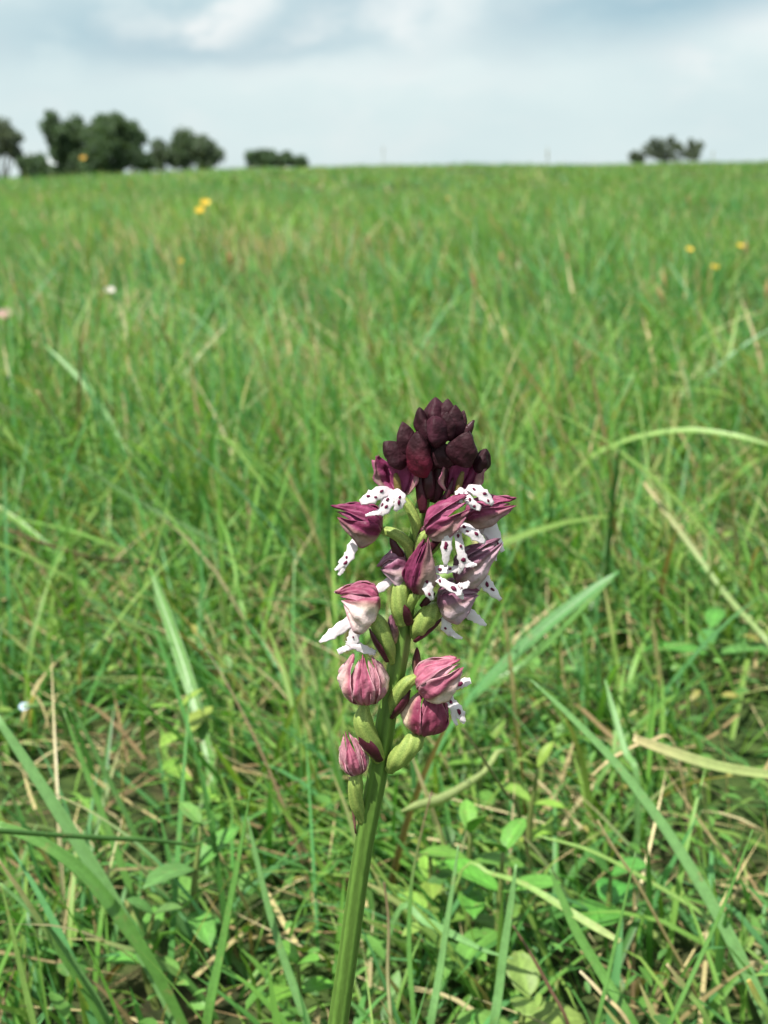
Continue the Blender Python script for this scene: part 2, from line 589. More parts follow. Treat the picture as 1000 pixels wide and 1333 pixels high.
def grass_zone(name, label, n, y0, y1, slope, pad, lmin, lmax, w0, w1, segs, across, seed, lean=0.30, power=1.0, per=14, tuft=0.012):
    r = np.random.default_rng(seed)
    m = int(n * 2.2)
    y = y0 + (y1 - y0) * r.random(m) ** power
    x = (r.random(m) * 2 - 1) * (slope * y + pad)
    wgt = (slope * y + pad) / (slope * y1 + pad)
    keep = r.random(m) < np.clip(wgt * 1.0, 0, 1) if power == 1.0 else np.ones(m, bool)
    sc = 9.0 if y0 < 1 else (4.5 if y0 < 3 else 1.6)
    cl = N1(x * sc + 7, y * sc + 3) * 0.6 + N2(x * sc * 2.7, y * sc * 2.7) * 0.4
    keep &= r.random(m) < np.clip((cl - 0.22) * 2.1, 0.12, 1)
    x, y = x[keep], y[keep]
    # blades grow in tufts: gather each few round a common crown
    nt = max(1, len(x) // per)
    ci = r.integers(0, nt, len(x))
    tx, ty = x[:nt], y[:nt]
    loose = r.random(len(x)) < 0.35
    ox, oy = r.normal(0, tuft, len(x)), r.normal(0, tuft, len(x))
    x = np.where(loose, x, tx[ci] + ox)
    y = np.where(loose, y, ty[ci] + oy)
    out_az = np.arctan2(oy, ox)
    x, y, out_az, loose, ci = x[:n], y[:n], out_az[:n], loose[:n], ci[:n]
    k = len(x)
    cl = N1(x * sc + 7, y * sc + 3) * 0.6 + N2(x * sc * 2.7, y * sc * 2.7) * 0.4
    L = (lmin + (lmax - lmin) * r.random(k) ** 1.5) * (0.65 + 0.7 * cl)
    if y0 < 0.5:       # the short turf that the orchid stands in
        L *= np.clip(0.50 + (y - 0.18) * 1.6, 0.36, 1.2)
    dry = dryness(x, y)
    L *= 1 - 0.45 * np.clip(dry - 0.25, 0, 0.7)
    wdt = w0 + (w1 - w0) * r.random(k)
    wind = r.normal(math.pi * 0.95, 1.0, k)
    az = np.where(r.random(k) < 0.55, wind, out_az + r.normal(0, .5, k))
    phi0 = np.abs(r.normal(lean, 0.30, k))
    kap = r.random(k) ** 1.2 * 1.9
    L = L * np.where(loose, 0.85, (0.75 + 0.55 * r.random(nt + 1))[ci])
    tint = N3(x * 1.6 + 20, y * 1.2 + 2)
    col = GREENS[r.integers(0, len(GREENS), k)] * (0.80 + 0.40 * r.random(k))[:, None]
    col = col * (1 + (tint - 0.5)[:, None] * np.array([0.50, 0.20, -0.25]))
    st = r.random(k) < dry
    col[st] = STRAW[r.integers(0, 4, st.sum())] * (0.7 + 0.5 * r.random(st.sum()))[:, None]
    tip = col.copy()
    tt = r.random(k) < 0.18
    tip[tt] = STRAW[0] * 0.9
    z = ground_z(x, y) - 0.002
    V, F4, C = blades(np.stack([x, y, z], 1), L, wdt, az, phi0, kap, col, tip, segs, across, r.normal(math.pi / 2, 0.55, k))
    me = np_mesh(name, V, F4, C, M_GRASS, 4)
    o = bpy.data.objects.new(name, me)
    COL.objects.link(o)
    set_props(o, label, 'grass', None, 'stuff')
    return o


grass_zone('short_turf', 'short thick turf of mixed grasses round the orchid', 38000, 0.10, 0.95, 0.46, 0.16, 0.024, 0.095, 0.0006, 0.0027, 5, 3, 21, lean=0.45, per=12, tuft=0.008)
grass_zone('meadow_grass', 'lush green meadow grass behind the orchid', 60000, 0.80, 3.0, 0.46, 0.2, 0.04, 0.125, 0.0014, 0.0040, 5, 2, 22, lean=0.55, per=16, tuft=0.016)
grass_zone('hillside_grass', 'green grass covering the middle of the slope', 112000, 2.9, 9.2, 0.46, 0.3, 0.045, 0.11, 0.0026, 0.0060, 3, 2, 23, lean=0.5, per=18, tuft=0.03)
grass_zone('distant_grass', 'green grass running up to the crest of the hill', 120000, 9.0, 35.0, 0.48, 0.5, 0.05, 0.13, 0.008, 0.018, 2, 2, 24, lean=0.45, per=14, tuft=0.07)


def scatter_leaves(name, label, n, y0, y1, seed):
    """small clover-like leaves low in the turf"""
    r = np.random.default_rng(seed)
    m = n * 2
    y = y0 + (y1 - y0) * r.random(m) ** 0.75
    x = (r.random(m) * 2 - 1) * (0.46 * y + 0.12)
    kp = r.random(m) < np.clip((N2(x * 11 + 9, y * 11) - 0.3) * 2.2, 0.05, 1)
    x, y = x[kp][:n], y[kp][:n]
    k = len(x)
    z = ground_z(x, y) + 0.003 + 0.030 * r.random(k) ** 1.4 * np.clip(0.5 + y, 0.5, 1.3)
    L = 0.0022 + 0.0050 * r.random(k) ** 1.4
    Wd = L * (0.32 + 0.30 * r.random(k))
    az = r.random(k) * 6.283
    el = r.normal(0.25, 0.45, k)
    a = np.stack([np.cos(az) * np.cos(el), np.sin(az) * np.cos(el), np.sin(el)], 1)
    b = np.stack([-np.sin(az), np.cos(az), r.normal(0, 0.3, k)], 1)
    nn = np.cross(a, b)
    c = np.stack([x, y, z], 1)
    prof = [(0, 0.12), (0.25, 0.8), (0.55, 1.0), (0.82, 0.7), (1.0, 0.12)]
    rows = []
    for s, w in prof:
        ctr = c + a * (L * s)[:, None] - nn * (L * 0.25 * s * s)[:, None]
        rows.append(np.stack([ctr - b * (Wd * 0.5 * w)[:, None] + nn * (Wd * 0.12 * w)[:, None], ctr, ctr + b * (Wd * 0.5 * w)[:, None] + nn * (Wd * 0.12 * w)[:, None]], 1))
    V = np.stack(rows, 1)
    pal = np.array([(0.10, 0.24, 0.045), (0.13, 0.29, 0.06), (0.075, 0.19, 0.04), (0.19, 0.30, 0.06), (0.28, 0.26, 0.07)])
    col = pal[r.choice(5, k, p=[.3, .3, .22, .13, .05])] * (0.8 + 0.4 * r.random(k))[:, None]
    C = np.broadcast_to(col[:, None, None, :], V.shape)
    loc = [(q * 3 + t, q * 3 + t + 1, q * 3 + t + 4, q * 3 + t + 3) for q in range(4) for t in range(2)]
    F4 = ((np.arange(k) * 15)[:, None, None] + np.array(loc)[None]).reshape(-1, 4)
    me = np_mesh(name, V.reshape(-1, 3), F4, C.reshape(-1, 3), M_LEAF, 4)
    o = bpy.data.objects.new(name, me)
    COL.objects.link(o)
    set_props(o, label, 'ground cover', None, 'stuff')


scatter_leaves('ground_cover', 'low carpet of small green clover-like leaves in the turf', 9000, 0.12, 1.3, 31)


def scatter_litter(name, label, n, y0, y1, seed):
    r = np.random.default_rng(seed)
    y = y0 + (y1 - y0) * r.random(n) ** 0.8
    x = (r.random(n) * 2 - 1) * (0.46 * y + 0.12)
    z = ground_z(x, y) + 0.001 + 0.018 * r.random(n) ** 2
    L = 0.012 + 0.045 * r.random(n)
    col = STRAW[r.integers(0, 4, n)] * (0.6 + 0.6 * r.random(n))[:, None]
    V, F4, C = blades(np.stack([x, y, z], 1), L, 0.0005 + 0.0014 * r.random(n) ** 2, r.random(n) * 6.283, r.normal(1.38, 0.2, n), r.normal(0.1, 0.25, n), col, col, 3, 2, r.normal(1.57, 0.3, n))
    me = np_mesh(name, V, F4, C, M_DRY, 4)
    o = bpy.data.objects.new(name, me)
    COL.objects.link(o)
    set_props(o, label, 'dry litter', None, 'stuff')


scatter_litter('dry_litter', 'dead straw and dry stalks lying in the turf', 5500, 0.12, 1.6, 41)

# ------------------------------------------------------------------ single grass blades that stand out
G_MID, G_BLUE, G_LIGHT, G_DARK = (0.115, 0.27, 0.055), (0.165, 0.335, 0.11), (0.24, 0.39, 0.10), (0.065, 0.165, 0.032)
C_STRAW, C_BROWN, C_PALE = (0.46, 0.37, 0.20), (0.17, 0.095, 0.06), (0.33, 0.40, 0.15)


def grass_blade(label, pts, wpx, yr, yt, c, ctip=None, group=None, normal=(-0.25, -0.55, 0.8), cup=0.25, name='grass_blade', cat='grass blade', mat=None, round_=False):
    """pts run from the tip (or far end) down to the root, measured in the photograph; yr, yt are the distances of root and tip"""
    n = len(pts)
    acc = [0.0]
    for a, b in zip(pts[:-1], pts[1:]):
        acc.append(acc[-1] + math.hypot(a[0] - b[0], a[1] - b[1]))
    P = []
    for p, q in zip(pts, acc):
        P.append(W(p[0], p[1], yt + (yr - yt) * q / acc[-1]))
    wd = [w * p.y / (CP * F) * 0.90 for w, p in zip(wpx, P)]
    # carry the blade on down into the turf
    last, d = P[-1], (P[-1] - P[-2])
    g = gz(last.x, last.y)
    if last.z > g + 0.001:
        dz = last.z - g + 0.004
        k = min(dz / max(-d.z, 1e-4), 2.0)
        root = Vector((last.x + max(-0.02, min(0.02, d.x * k * 0.6)), last.y + 0.004, 0))
        root.z = gz(root.x, root.y) - 0.003
        P.append(root)
        wd.append(wd[-1] * 0.85)
    else:
        root = last
    ctip = ctip or c
    mb = MB()
    if round_:
        tube(mb, P, [w / 2 for w in wd], n=22, m=7, colf=lambda s, t: lerp(ctip, c, min(1, s * 1.6)))
    else:
        ribbon(mb, P, wd, Vector(normal).normalized(), n=24, m=11, cup=cup, colf=lambda s, v: tuple(k * (1.0 + 0.10 * math.cos(v * 15.7) + (0.05 if abs(v) < 0.1 else 0)) for k in lerp(ctip, c, min(1, s * 2.2))), wav=0.03, seed=len(label))
    o = mb.build(name, mat or M_BLADE, None, root, solid=0 if round_ else 0.00018)
    set_props(o, label, cat, group)
    return o


GB = grass_blade
GB('long pale green blade slanting down beside the orchid', [(690, 884), (740, 930), (800, 992), (860, 1070), (920, 1165), (965, 1250), (1005, 1340)], [2, 9, 13, 16, 19, 21, 22], 0.235, 0.27, G_BLUE)
GB('broad bluish blade leaning out from the thick clump beside the orchid', [(-10, 925), (40, 1000), (85, 1070), (135, 1150), (180, 1230), (215, 1300), (245, 1360)], [10, 16, 20, 22, 20, 16, 14], 0.235, 0.255, G_BLUE)
GB('wide arching blade of the thick clump crossed by a thin horizontal blade', [(-15, 1072), (40, 1090), (100, 1128), (150, 1185), (195, 1250), (232, 1320), (255, 1370)], [14, 17, 20, 22, 20, 17, 14], 0.23, 0.235, G_MID)
GB('stiff upright blade with a sharp tip standing alone beside the orchid stem', [(326, 1030), (317, 1085), (303, 1160), (288, 1240), (270, 1335)], [1.5, 6, 11, 15, 18], 0.215, 0.225, G_MID)
GB('pale blade bowing down towards the orchid stem from the sharp upright blade', [(322, 1062), (335, 1120), (352, 1190), (374, 1260), (405, 1345)], [2, 8, 11, 13, 14], 0.222, 0.235, G_BLUE)
GB('thin dark blade lying level across the thick clump', [(-20, 1080), (60, 1086), (140, 1091), (200, 1094), (250, 1101), (285, 1112)], [9, 8, 8, 7, 5, 3], 0.245, 0.215, G_DARK, round_=True)
GB('dark narrow blade rising behind the thick clump', [(84, 902), (110, 950), (142, 1015), (180, 1095), (205, 1160), (215, 1230)], [2, 6, 8, 9, 9, 8], 0.285, 0.315, G_DARK)
GB('green blade running parallel to the dark narrow blade by the clump', [(83, 925), (105, 985), (130, 1050), (160, 1130), (190, 1210), (225, 1290)], [2, 8, 10, 12, 13, 12], 0.262, 0.285, G_MID)
GB('slim blade fanning out low from the thick clump', [(0, 1150), (45, 1190), (85, 1240), (125, 1300), (150, 1350)], [4, 10, 13, 13, 12], 0.225, 0.225, G_BLUE)
GB('narrow upright blade at the outer edge of the thick clump', [(2, 1150), (15, 1205), (30, 1270), (48, 1345)], [2, 8, 11, 12], 0.215, 0.215, G_LIGHT)
GB('pale edged blade with a straw tip in the thick clump', [(-5, 1115), (30, 1165), (65, 1220), (110, 1290), (140, 1345)], [3, 8, 9, 10, 10], 0.222, 0.222, G_MID, C_STRAW)
GB('upright pale blade among the broad leaves beside the orchid stem', [(597, 1100), (590, 1150), (581, 1210), (572, 1270), (560, 1340)], [2, 7, 10, 12, 14], 0.215, 0.226, G_BLUE)
GB('bright green blade rising past the big ovate leaf', [(672, 1125), (665, 1180), (656, 1240), (650, 1290), (642, 1345)], [4, 11, 14, 15, 16], 0.214, 0.222, G_BLUE)
GB('snapped thick pale blade lying over the grass with a torn end', [(824, 962), (850, 972), (890, 986), (940, 1000), (1020, 1012), (1110, 1020)], [12, 17, 19, 17, 14, 12], 0.275, 0.275, C_PALE, (0.52, 0.45, 0.24), cup=0.5)
GB('fuzzy pale stalk bent over behind the orchid stem', [(523, 1056), (545, 1048), (570, 1042), (600, 1026), (630, 1006), (660, 985)], [3, 14, 17, 13, 10, 8], 0.30, 0.262, C_PALE, round_=True)
GB('bluish blade pointing sideways with its tip over the bright green blade', [(668, 1248), (630, 1237), (590, 1217), (555, 1200), (520, 1185)], [1.5, 7, 12, 14, 12], 0.25, 0.222, G_BLUE)
GB('cut blade with a blunt whitish end beside the round leaf', [(808, 1226), (770, 1204), (725, 1176), (680, 1150), (640, 1138), (600, 1136)], [9, 13, 12, 9, 7, 5], 0.25, 0.222, G_LIGHT, C_PALE)
GB('blade passing under the cut blade towards the lower turf', [(715, 1130), (732, 1170), (752, 1215), (785, 1270), (830, 1345)], [3, 12, 15, 16, 16], 0.218, 0.235, G_MID)
GB('thin straw stem tilted against the far turf beside the flower spike', [(838, 628), (865, 665), (905, 720), (950, 780), (1005, 845)], [4, 6, 7, 8, 8], 0.42, 0.50, (0.24, 0.34, 0.12), C_STRAW)
GB('dark upright rush stalk beside the flower spike', [(806, 585), (801, 625), (795, 680), (790, 745)], [4, 7, 8, 8], 0.47, 0.46, (0.035, 0.105, 0.02), round_=True)
GB('long arching blade bowing over the pale leaves behind the rush stalk', [(1010, 582), (960, 568), (900, 560), (845, 566), (800, 580), (760, 610)], [4, 8, 9, 9, 8, 8], 0.60, 0.56, G_LIGHT)
GB('brownish stalk slanting down from the lowest white lip', [(602, 948), (625, 982), (655, 1028), (680, 1072)], [3, 5, 5, 5], 0.27, 0.255, (0.16, 0.17, 0.07), (0.30, 0.28, 0.14), round_=True)
GB('broad green blade reaching up behind the flower spike', [(806, 744), (770, 770), (715, 812), (660, 862), (600, 922), (560, 965)], [5, 17, 21, 19, 16, 14], 0.36, 0.37, (0.10, 0.26, 0.075))
GB('second broad blade alongside the one reaching up behind the spike', [(800, 752), (760, 790), (715, 835), (675, 870), (620, 905)], [2, 8, 11, 11, 10], 0.375, 0.38, G_MID)
GB('drooping green blade standing over the opposite-leaved shoot', [(196, 740), (215, 795), (237, 860), (256, 920), (272, 985), (280, 1030)], [4, 16, 20, 19, 16, 14], 0.325, 0.38, G_MID)
GB('straw coloured stalk tilted in the grass behind', [(203, 410), (222, 455), (242, 495), (258, 535)], [5, 6, 6, 6], 0.95, 0.92, (0.25, 0.28, 0.12), C_STRAW)
GB('thin tan stalk leaning over the green grass', [(48, 508), (75, 552), (108, 605), (125, 640)], [4, 5, 6, 6], 0.70, 0.68, (0.28, 0.27, 0.13), C_STRAW)
GB('long grey-green blade leaning far over in the grass behind', [(60, 450), (110, 500), (150, 560), (200, 650), (240, 740)], [3, 9, 10, 9, 8], 0.62, 0.70, G_BLUE)
GB('reddish stalk lying almost level in the grass', [(5, 688), (70, 712), (130, 728), (210, 742)], [4, 6, 6, 6], 0.50, 0.46, (0.12, 0.11, 0.04), (0.30, 0.20, 0.11), round_=True)
GB('dark green blade slanting down behind the reddish stalk', [(105, 605), (150, 635), (210, 670), (280, 705), (330, 735)], [3, 7, 8, 8, 7], 0.52, 0.54, G_DARK)
GB('grey-green blade with a pointed tip below the reddish stalk', [(105, 775), (140, 792), (180, 812), (215, 838)], [2, 8, 12, 10], 0.44, 0.42, G_BLUE)
GB('tan dead stem standing in front of the round leaf', [(778, 1068), (800, 1105), (830, 1150), (865, 1215), (900, 1280)], [3, 4, 5, 5, 5], 0.245, 0.25, (0.30, 0.25, 0.11), C_STRAW, round_=True)
GB('purplish dead stem rising beside the big ovate leaf', [(668, 1205), (690, 1240), (715, 1285), (742, 1340)], [3, 5, 6, 6], 0.218, 0.225, C_BROWN, round_=True)
GB('short whitish cut straw by the purplish stem', [(755, 1264), (780, 1290), (822, 1340)], [4, 6, 6], 0.215, 0.22, C_STRAW, (0.62, 0.55, 0.36), mat=M_DRY)
GB('pale hollow straw close to the orchid stem', [(500, 1148), (506, 1200), (505, 1270), (510, 1345)], [3, 5, 6, 7], 0.215, 0.225, (0.36, 0.36, 0.18), C_BROWN, round_=True)
GB('slender blade with a dry brown tip behind the orchid stem', [(562, 1030), (545, 1100), (535, 1160), (533, 1240), (540, 1345)], [2, 4, 6, 8, 8], 0.216, 0.232, G_MID, C_BROWN)
GB('needle thin blade rising by the tan dead stem', [(828, 1108), (812, 1180), (796, 1250), (775, 1340)], [2, 4, 6, 7], 0.214, 0.225, G_MID)
GB('long needle thin blade crossing the lower end of the pale slanting blade', [(980, 1080), (948, 1165), (915, 1240), (868, 1340)], [2, 5, 7, 8], 0.214, 0.225, G_MID)
GB('thin blade lying across the turf under the pale slanting blade', [(700, 1088), (770, 1108), (850, 1150), (930, 1200), (1005, 1265)], [3, 6, 7, 7, 6], 0.25, 0.26, G_LIGHT)
GB('yellow-tipped stub of a cut blade by the pale slanting blade', [(974, 1275), (986, 1300), (1004, 1340)], [7, 10, 11], 0.214, 0.214, G_LIGHT, (0.50, 0.40, 0.12), cup=0.5)
GB('split straw with a frayed end at the beside the turf', [(868, 1255), (895, 1290), (925, 1340)], [5, 9, 9], 0.216, 0.216, G_LIGHT, C_STRAW)
GB('curling dry stem lying by the snapped pale blade', [(770, 1010), (800, 985), (845, 965), (880, 975)], [3, 5, 5, 3], 0.31, 0.30, C_STRAW, mat=M_DRY)
GB('thin green blade standing behind the snapped pale blade', [(788, 885), (800, 930), (815, 980), (830, 1020)], [3, 9, 10, 9], 0.29, 0.31, G_BLUE)

# many slimmer blades that only their place tells apart
SLIM = 'slim all-green grass blade standing up out of the short turf'
SLIM_G = 'slim blades in the short turf'
r = random.Random(5)
cnt = 0
while cnt < 130:
    y = 0.225 + 0.40 * r.random() ** 1.1
    x = (r.random() * 2 - 1) * (0.33 * y)
    if abs(x + 0.003) < 0.018 and y < 0.24:
        continue
    cnt += 1
    L = 0.035 + 0.06 * r.random() ** 1.5
    az = r.gauss(math.pi * 0.95, 1.1)
    ph, kp = abs(r.gauss(0.25, 0.2)), r.random() * 1.1
    d = Vector((math.cos(az), math.sin(az), 0))
    p = Vector((x, y, gz(x, y) - 0.003))
    P = [p.copy()]
    for q in range(5):
        a = ph + kp * (q + .5) / 5
        p = p + (d * math.sin(a) + Vector((0, 0, 1)) * math.cos(a)) * (L / 5)
        P.append(p.copy())
    w = 0.0009 + 0.0015 * r.random()
    c = tuple(GREENS[r.randrange(6)] * (0.9 + 0.4 * r.random()))
    if r.random() < 0.18:
        c = tuple(STRAW[r.randrange(4)] * (0.8 + .3 * r.random()))
        w *= .55
    ct = C_STRAW if r.random() < 0.25 else c
    mb = MB()
    nrm = Vector((math.cos(az + 1.57 + r.gauss(1.57, .6)), math.sin(az + 1.57 + r.gauss(1.57, .6)), 0.4))
    ribbon(mb, P, [w * .8, w, w, w * .8, w * .5, w * .06], nrm.normalized(), n=12, m=3, cup=0.3, colf=lambda s, v: lerp(c, ct, max(0, s * 2 - 1)))
    o = mb.build('grass_blade', M_BLADE, None, P[0])
    lab = SLIM if c[1] > c[0] * 1.2 else 'slim dead straw coloured blade standing up out of the short turf'
    if lab == SLIM and ct is C_STRAW:
        lab = 'slim green blade with a dry straw coloured tip in the short turf'
    set_props(o, lab, 'grass blade', SLIM_G if lab == SLIM else ('dead slim blades in the short turf' if 'dead' in lab else 'dry tipped slim blades in the short turf'))

# longer blades that lean over one another in the deeper grass
r = random.Random(9)
for q in range(80):
    y = 0.42 + 1.1 * r.random()
    x = (r.random() * 2 - 1) * (0.36 * y)
    L = 0.09 + 0.075 * r.random()
    left = r.random() < (0.8 if x < 0 else 0.5)
    az = r.gauss(math.pi * 0.96 if left else 0.15, 0.45)
    ph, kp = abs(r.gauss(0.55, 0.2)), r.uniform(0.3, 1.3)
    d = Vector((math.cos(az), math.sin(az), 0))
    p = Vector((x, y, gz(x, y) - 0.003))
    P = [p.copy()]
    for k in range(6):
        a = ph + kp * (k + .5) / 6
        p = p + (d * math.sin(a) + Vector((0, 0, 1)) * math.cos(a)) * (L / 6)
        P.append(p.copy())
    w = r.uniform(0.0022, 0.0042)
    c = tuple(GREENS[r.randrange(6)] * r.uniform(.8, 1.15))
    dry = r.random() < 0.3
    ct = C_STRAW if dry else c
    mb = MB()
    ribbon(mb, P, [w * .7, w * .95, w, w, w * .8, w * .5, w * .05], (Vector((0, 0, 1)) + d * -.5 + Vector((r.gauss(0, .3), -.5, 0))).normalized(), n=14, m=5, cup=.3, colf=lambda s, v: lerp(c, ct, max(0, s * 2 - 1)))
    o = mb.build('grass_blade', M_BLADE, None, P[0])
    set_props(o, ('long blade with a dry tip ' if dry else 'long all-green blade ') + 'leaning over the deeper grass behind the orchid', 'grass blade',
              'long leaning blades, ' + ('dry tipped' if dry else 'green'))

# ------------------------------------------------------------------ broad-leaved herbs in the turf
def leaf_mesh(mb, base, d, up, L, Wd, c, droop=0.35, cup=0.25, blunt=0.0):
    side = d.cross(up).normalized()
    nn = side.cross(d).normalized()
    P = [base + d * (L * s) - nn * (droop * L * s * s) for s in (0, .25, .5, .75, 1)]
    prof = [0.10, 0.75, 1.0, 0.78 + 0.15 * blunt, 0.05 + 0.25 * blunt]
    ribbon(mb, P, [Wd * k for k in prof], nn, n=13, m=9, cup=cup, wav=0.02, seed=L * 9000, colf=lambda s, v: tuple(k * ((1.28 if abs(v) < 0.12 else 1.0) + 0.10 * math.sin(s * 30 - abs(v) * 9)) for k in c))


def herb(label, px, py, Y, pairs, L, Wd, c, lean=(0, 0), seed=0, blunt=0.0, name='herb_shoot', open_=0.9):
    rr = random.Random(seed)
    top = W(px, py, Y)
    bx, by = top.x - lean[0], top.y - lean[1]
    base = Vector((bx, by, gz(bx, by) - 0.002))
    root = bpy.data.objects.new(name, None)
    root.empty_display_size = 0.01
    COL.objects.link(root)
    root.location = base
    set_props(root, label, 'plant')
    mb = MB()
    mid = (base + top) / 2 + Vector((rr.gauss(0, .002), rr.gauss(0, .002), 0))
    tube(mb, [base, mid, top], [0.0011, 0.0009, 0.0005], n=12, m=7, col=(0.16, 0.20, 0.06))
    mb.build('stem', M_STEM, root, base)
    P, _ = spline([base, mid, top], [0, 0, 0], pairs + 2)
    for q in range(pairs):
        p = P[q + 2] if q + 2 < len(P) else P[-1]
        s = (q + 1) / pairs
        a0 = q * 1.57 + rr.gauss(0.3, 0.3) + seed
        for t in (0, math.pi):
            a = a0 + t + rr.gauss(0, .15)
            el = 0.15 + open_ * 0.75 * s ** 2 + rr.gauss(0, .12)
            d = Vector((math.cos(a) * math.cos(el), math.sin(a) * math.cos(el), math.sin(el)))
            k = (1.0 - 0.35 * s ** 3) * rr.uniform(.85, 1.1)
            cc = tuple(z * rr.uniform(.85, 1.15) for z in c)
            m2 = MB()
            leaf_mesh(m2, p, d, Vector((0, 0, 1)), L * k, Wd * k, cc, blunt=blunt, droop=rr.uniform(.1, .4))
            m2.build('leaf', M_LEAF, root, base, solid=0.0002)
    return root


LG, LY, LB = (0.135, 0.31, 0.050), (0.22, 0.37, 0.060), (0.125, 0.28, 0.060)
herb('upright opposite-leaved shoot with a yellowish leafy top beside the orchid', 232, 925, 0.335, 4, 0.015, 0.0065, LY, seed=2)
herb('low spreading shoot with pale folded leaves under the thin level blade', 262, 1075, 0.262, 3, 0.015, 0.0075, LB, seed=5)
herb('leafy shoot with oval bright leaves between the pale upright blades', 612, 1085, 0.262, 4, 0.015, 0.0068, LG, seed=3)
herb('shoot with broad tilted leaves beside the brownish slanting stalk', 655, 1110, 0.252, 3, 0.015, 0.0075, LG, seed=7, blunt=.5)
herb('plant with a pair of round shiny leaves beside the tan dead stem', 795, 1140, 0.268, 2, 0.014, 0.0125, (0.085, 0.26, 0.045), seed=4, blunt=1.0)
herb('rosette with one big ovate yellow-green leaf beside the purplish stem', 688, 1300, 0.226, 2, 0.016, 0.0115, (0.20, 0.34, 0.075), seed=9, blunt=.8, open_=.4)
herb('plant with large pale flat leaves beyond the snapped blade', 925, 818, 0.43, 2, 0.028, 0.011, (0.10, 0.28, 0.06), seed=6, blunt=.6, open_=.2)
herb('light green leafy plant growing behind the dark rush stalk', 832, 668, 0.60, 4, 0.022, 0.012, (0.20, 0.38, 0.08), seed=8, blunt=.6)
herb('yellowish leafy sprig growing past the rush stalk', 770, 590, 0.74, 4, 0.022, 0.010, (0.22, 0.36, 0.075), seed=10)
herb('small dark leaved sprig at the foot of the thick clump', 200, 1190, 0.25, 3, 0.011, 0.006, LB, seed=12)
herb('small sprig with round leaves by the bare soil beside the stem', 388, 1255, 0.232, 2, 0.009, 0.006, LG, seed=13, blunt=.8)
herb('little leafy sprig right behind the lower stem of the orchid', 560, 1110, 0.268, 3, 0.010, 0.0055, LY, seed=15)
herb('sprig with narrow pointed leaves beyond the snapped blade', 700, 1000, 0.292, 3, 0.012, 0.005, LY, seed=16)
herb('small leafy sprig at the foot of the broad reaching blade', 640, 965, 0.33, 3, 0.012, 0.006, LG, seed=17)

# ------------------------------------------------------------------ small meadow flowers
def blossom(label, heads, Y, cpet, size, group, name='meadow_flower', cat='flower', npet=5, ccen=(0.5, 0.33, 0.03), stemc=(0.10, 0.20, 0.05), cup=0.6, group_=None):
    p0 = W(heads[0][0], heads[0][1], Y)
    bx, by = p0.x + 0.01, p0.y + 0.01
    base = Vector((bx, by, gz(bx, by) - 0.003))
    root = bpy.data.objects.new(name, None)
    root.empty_display_size = 0.02
    COL.objects.link(root)
    root.location = base
    set_props(root, label, cat, group)
    for hi, (hx, hy) in enumerate(heads):
        top = W(hx, hy, Y)
        mb = MB()
        mid = base.lerp(top, .55) + Vector((0.006 * (-1) ** hi, 0, 0.01))
        tube(mb, [base, mid, top], [0.0012, 0.001, 0.0008], n=10, m=6, col=stemc)
        mb.build('stem', M_STEM, root, base)
        up = Vector((0.1 * (-1) ** hi, -0.55, 0.85)).normalized()
        ax = up.orthogonal().normalized()
        ay = up.cross(ax)
        for q in range(npet):
            a = 2 * math.pi * q / npet
            d = ax * math.cos(a) + ay * math.sin(a)
            m2 = MB()
            P = [top + d * (size * s) + up * (cup * size * s * s) for s in (0.05, .3, .6, .85, 1)]
            ribbon(m2, P, [size * k for k in (.2, .7, 1.0, .9, .35)], (up - d * .3).normalized(), n=7, m=4, cup=.2, col=cpet)
            m2.build('petal', M_PETAL, root, base)
        m3 = MB()
        tube(m3, [top, top + up * size * .25], [size * .28, size * .22], n=5, m=8, col=ccen)
        m3.build('flower_centre', M_PETAL, root, base)


YEL = (0.74, 0.52, 0.06)
blossom('pair of bright yellow buttercups standing well above the grass', [(267, 266), (261, 276)], 1.9, YEL, 0.0080, 'yellow meadow flowers')
blossom('small orange-yellow flower, one of three close together in the grass', [(897, 326)], 1.7, YEL, 0.0052, 'yellow meadow flowers')
blossom('small orange-yellow flower, one of three close together in the grass', [(930, 349)], 1.55, YEL, 0.0050, 'yellow meadow flowers')
blossom('small orange-yellow flower, one of three close together in the grass', [(963, 321)], 1.7, YEL, 0.0046, 'yellow meadow flowers')
blossom('tiny yellow flower low in the grass below the pair of buttercups', [(235, 341)], 1.9, YEL, 0.0042, 'yellow meadow flowers')
blossom('orange-yellow flower on a tall stem seen against the big dark tree', [(108, 207)], 2.2, (0.62, 0.36, 0.06), 0.0055, 'yellow meadow flowers')
blossom('faint orange flower far up the slope', [(583, 259)], 2.6, (0.50, 0.36, 0.14), 0.005, 'yellow meadow flowers')
blossom('small white flower head in the grass', [(143, 380)], 1.35, (0.66, 0.62, 0.60), 0.0055, 'pale meadow flowers', npet=7, ccen=(.7, .66, .5))
blossom('pinkish white flower head beside straw coloured grass', [(8, 412)], 1.15, (0.72, 0.50, 0.48), 0.0075, 'pale meadow flowers', npet=7, ccen=(.6, .4, .35))
blossom('tiny pale blue flower low in the turf', [(31, 920)], 0.36, (0.55, 0.68, 0.86), 0.0015, 'pale meadow flowers', ccen=(.85, .8, .5), cup=0.1)

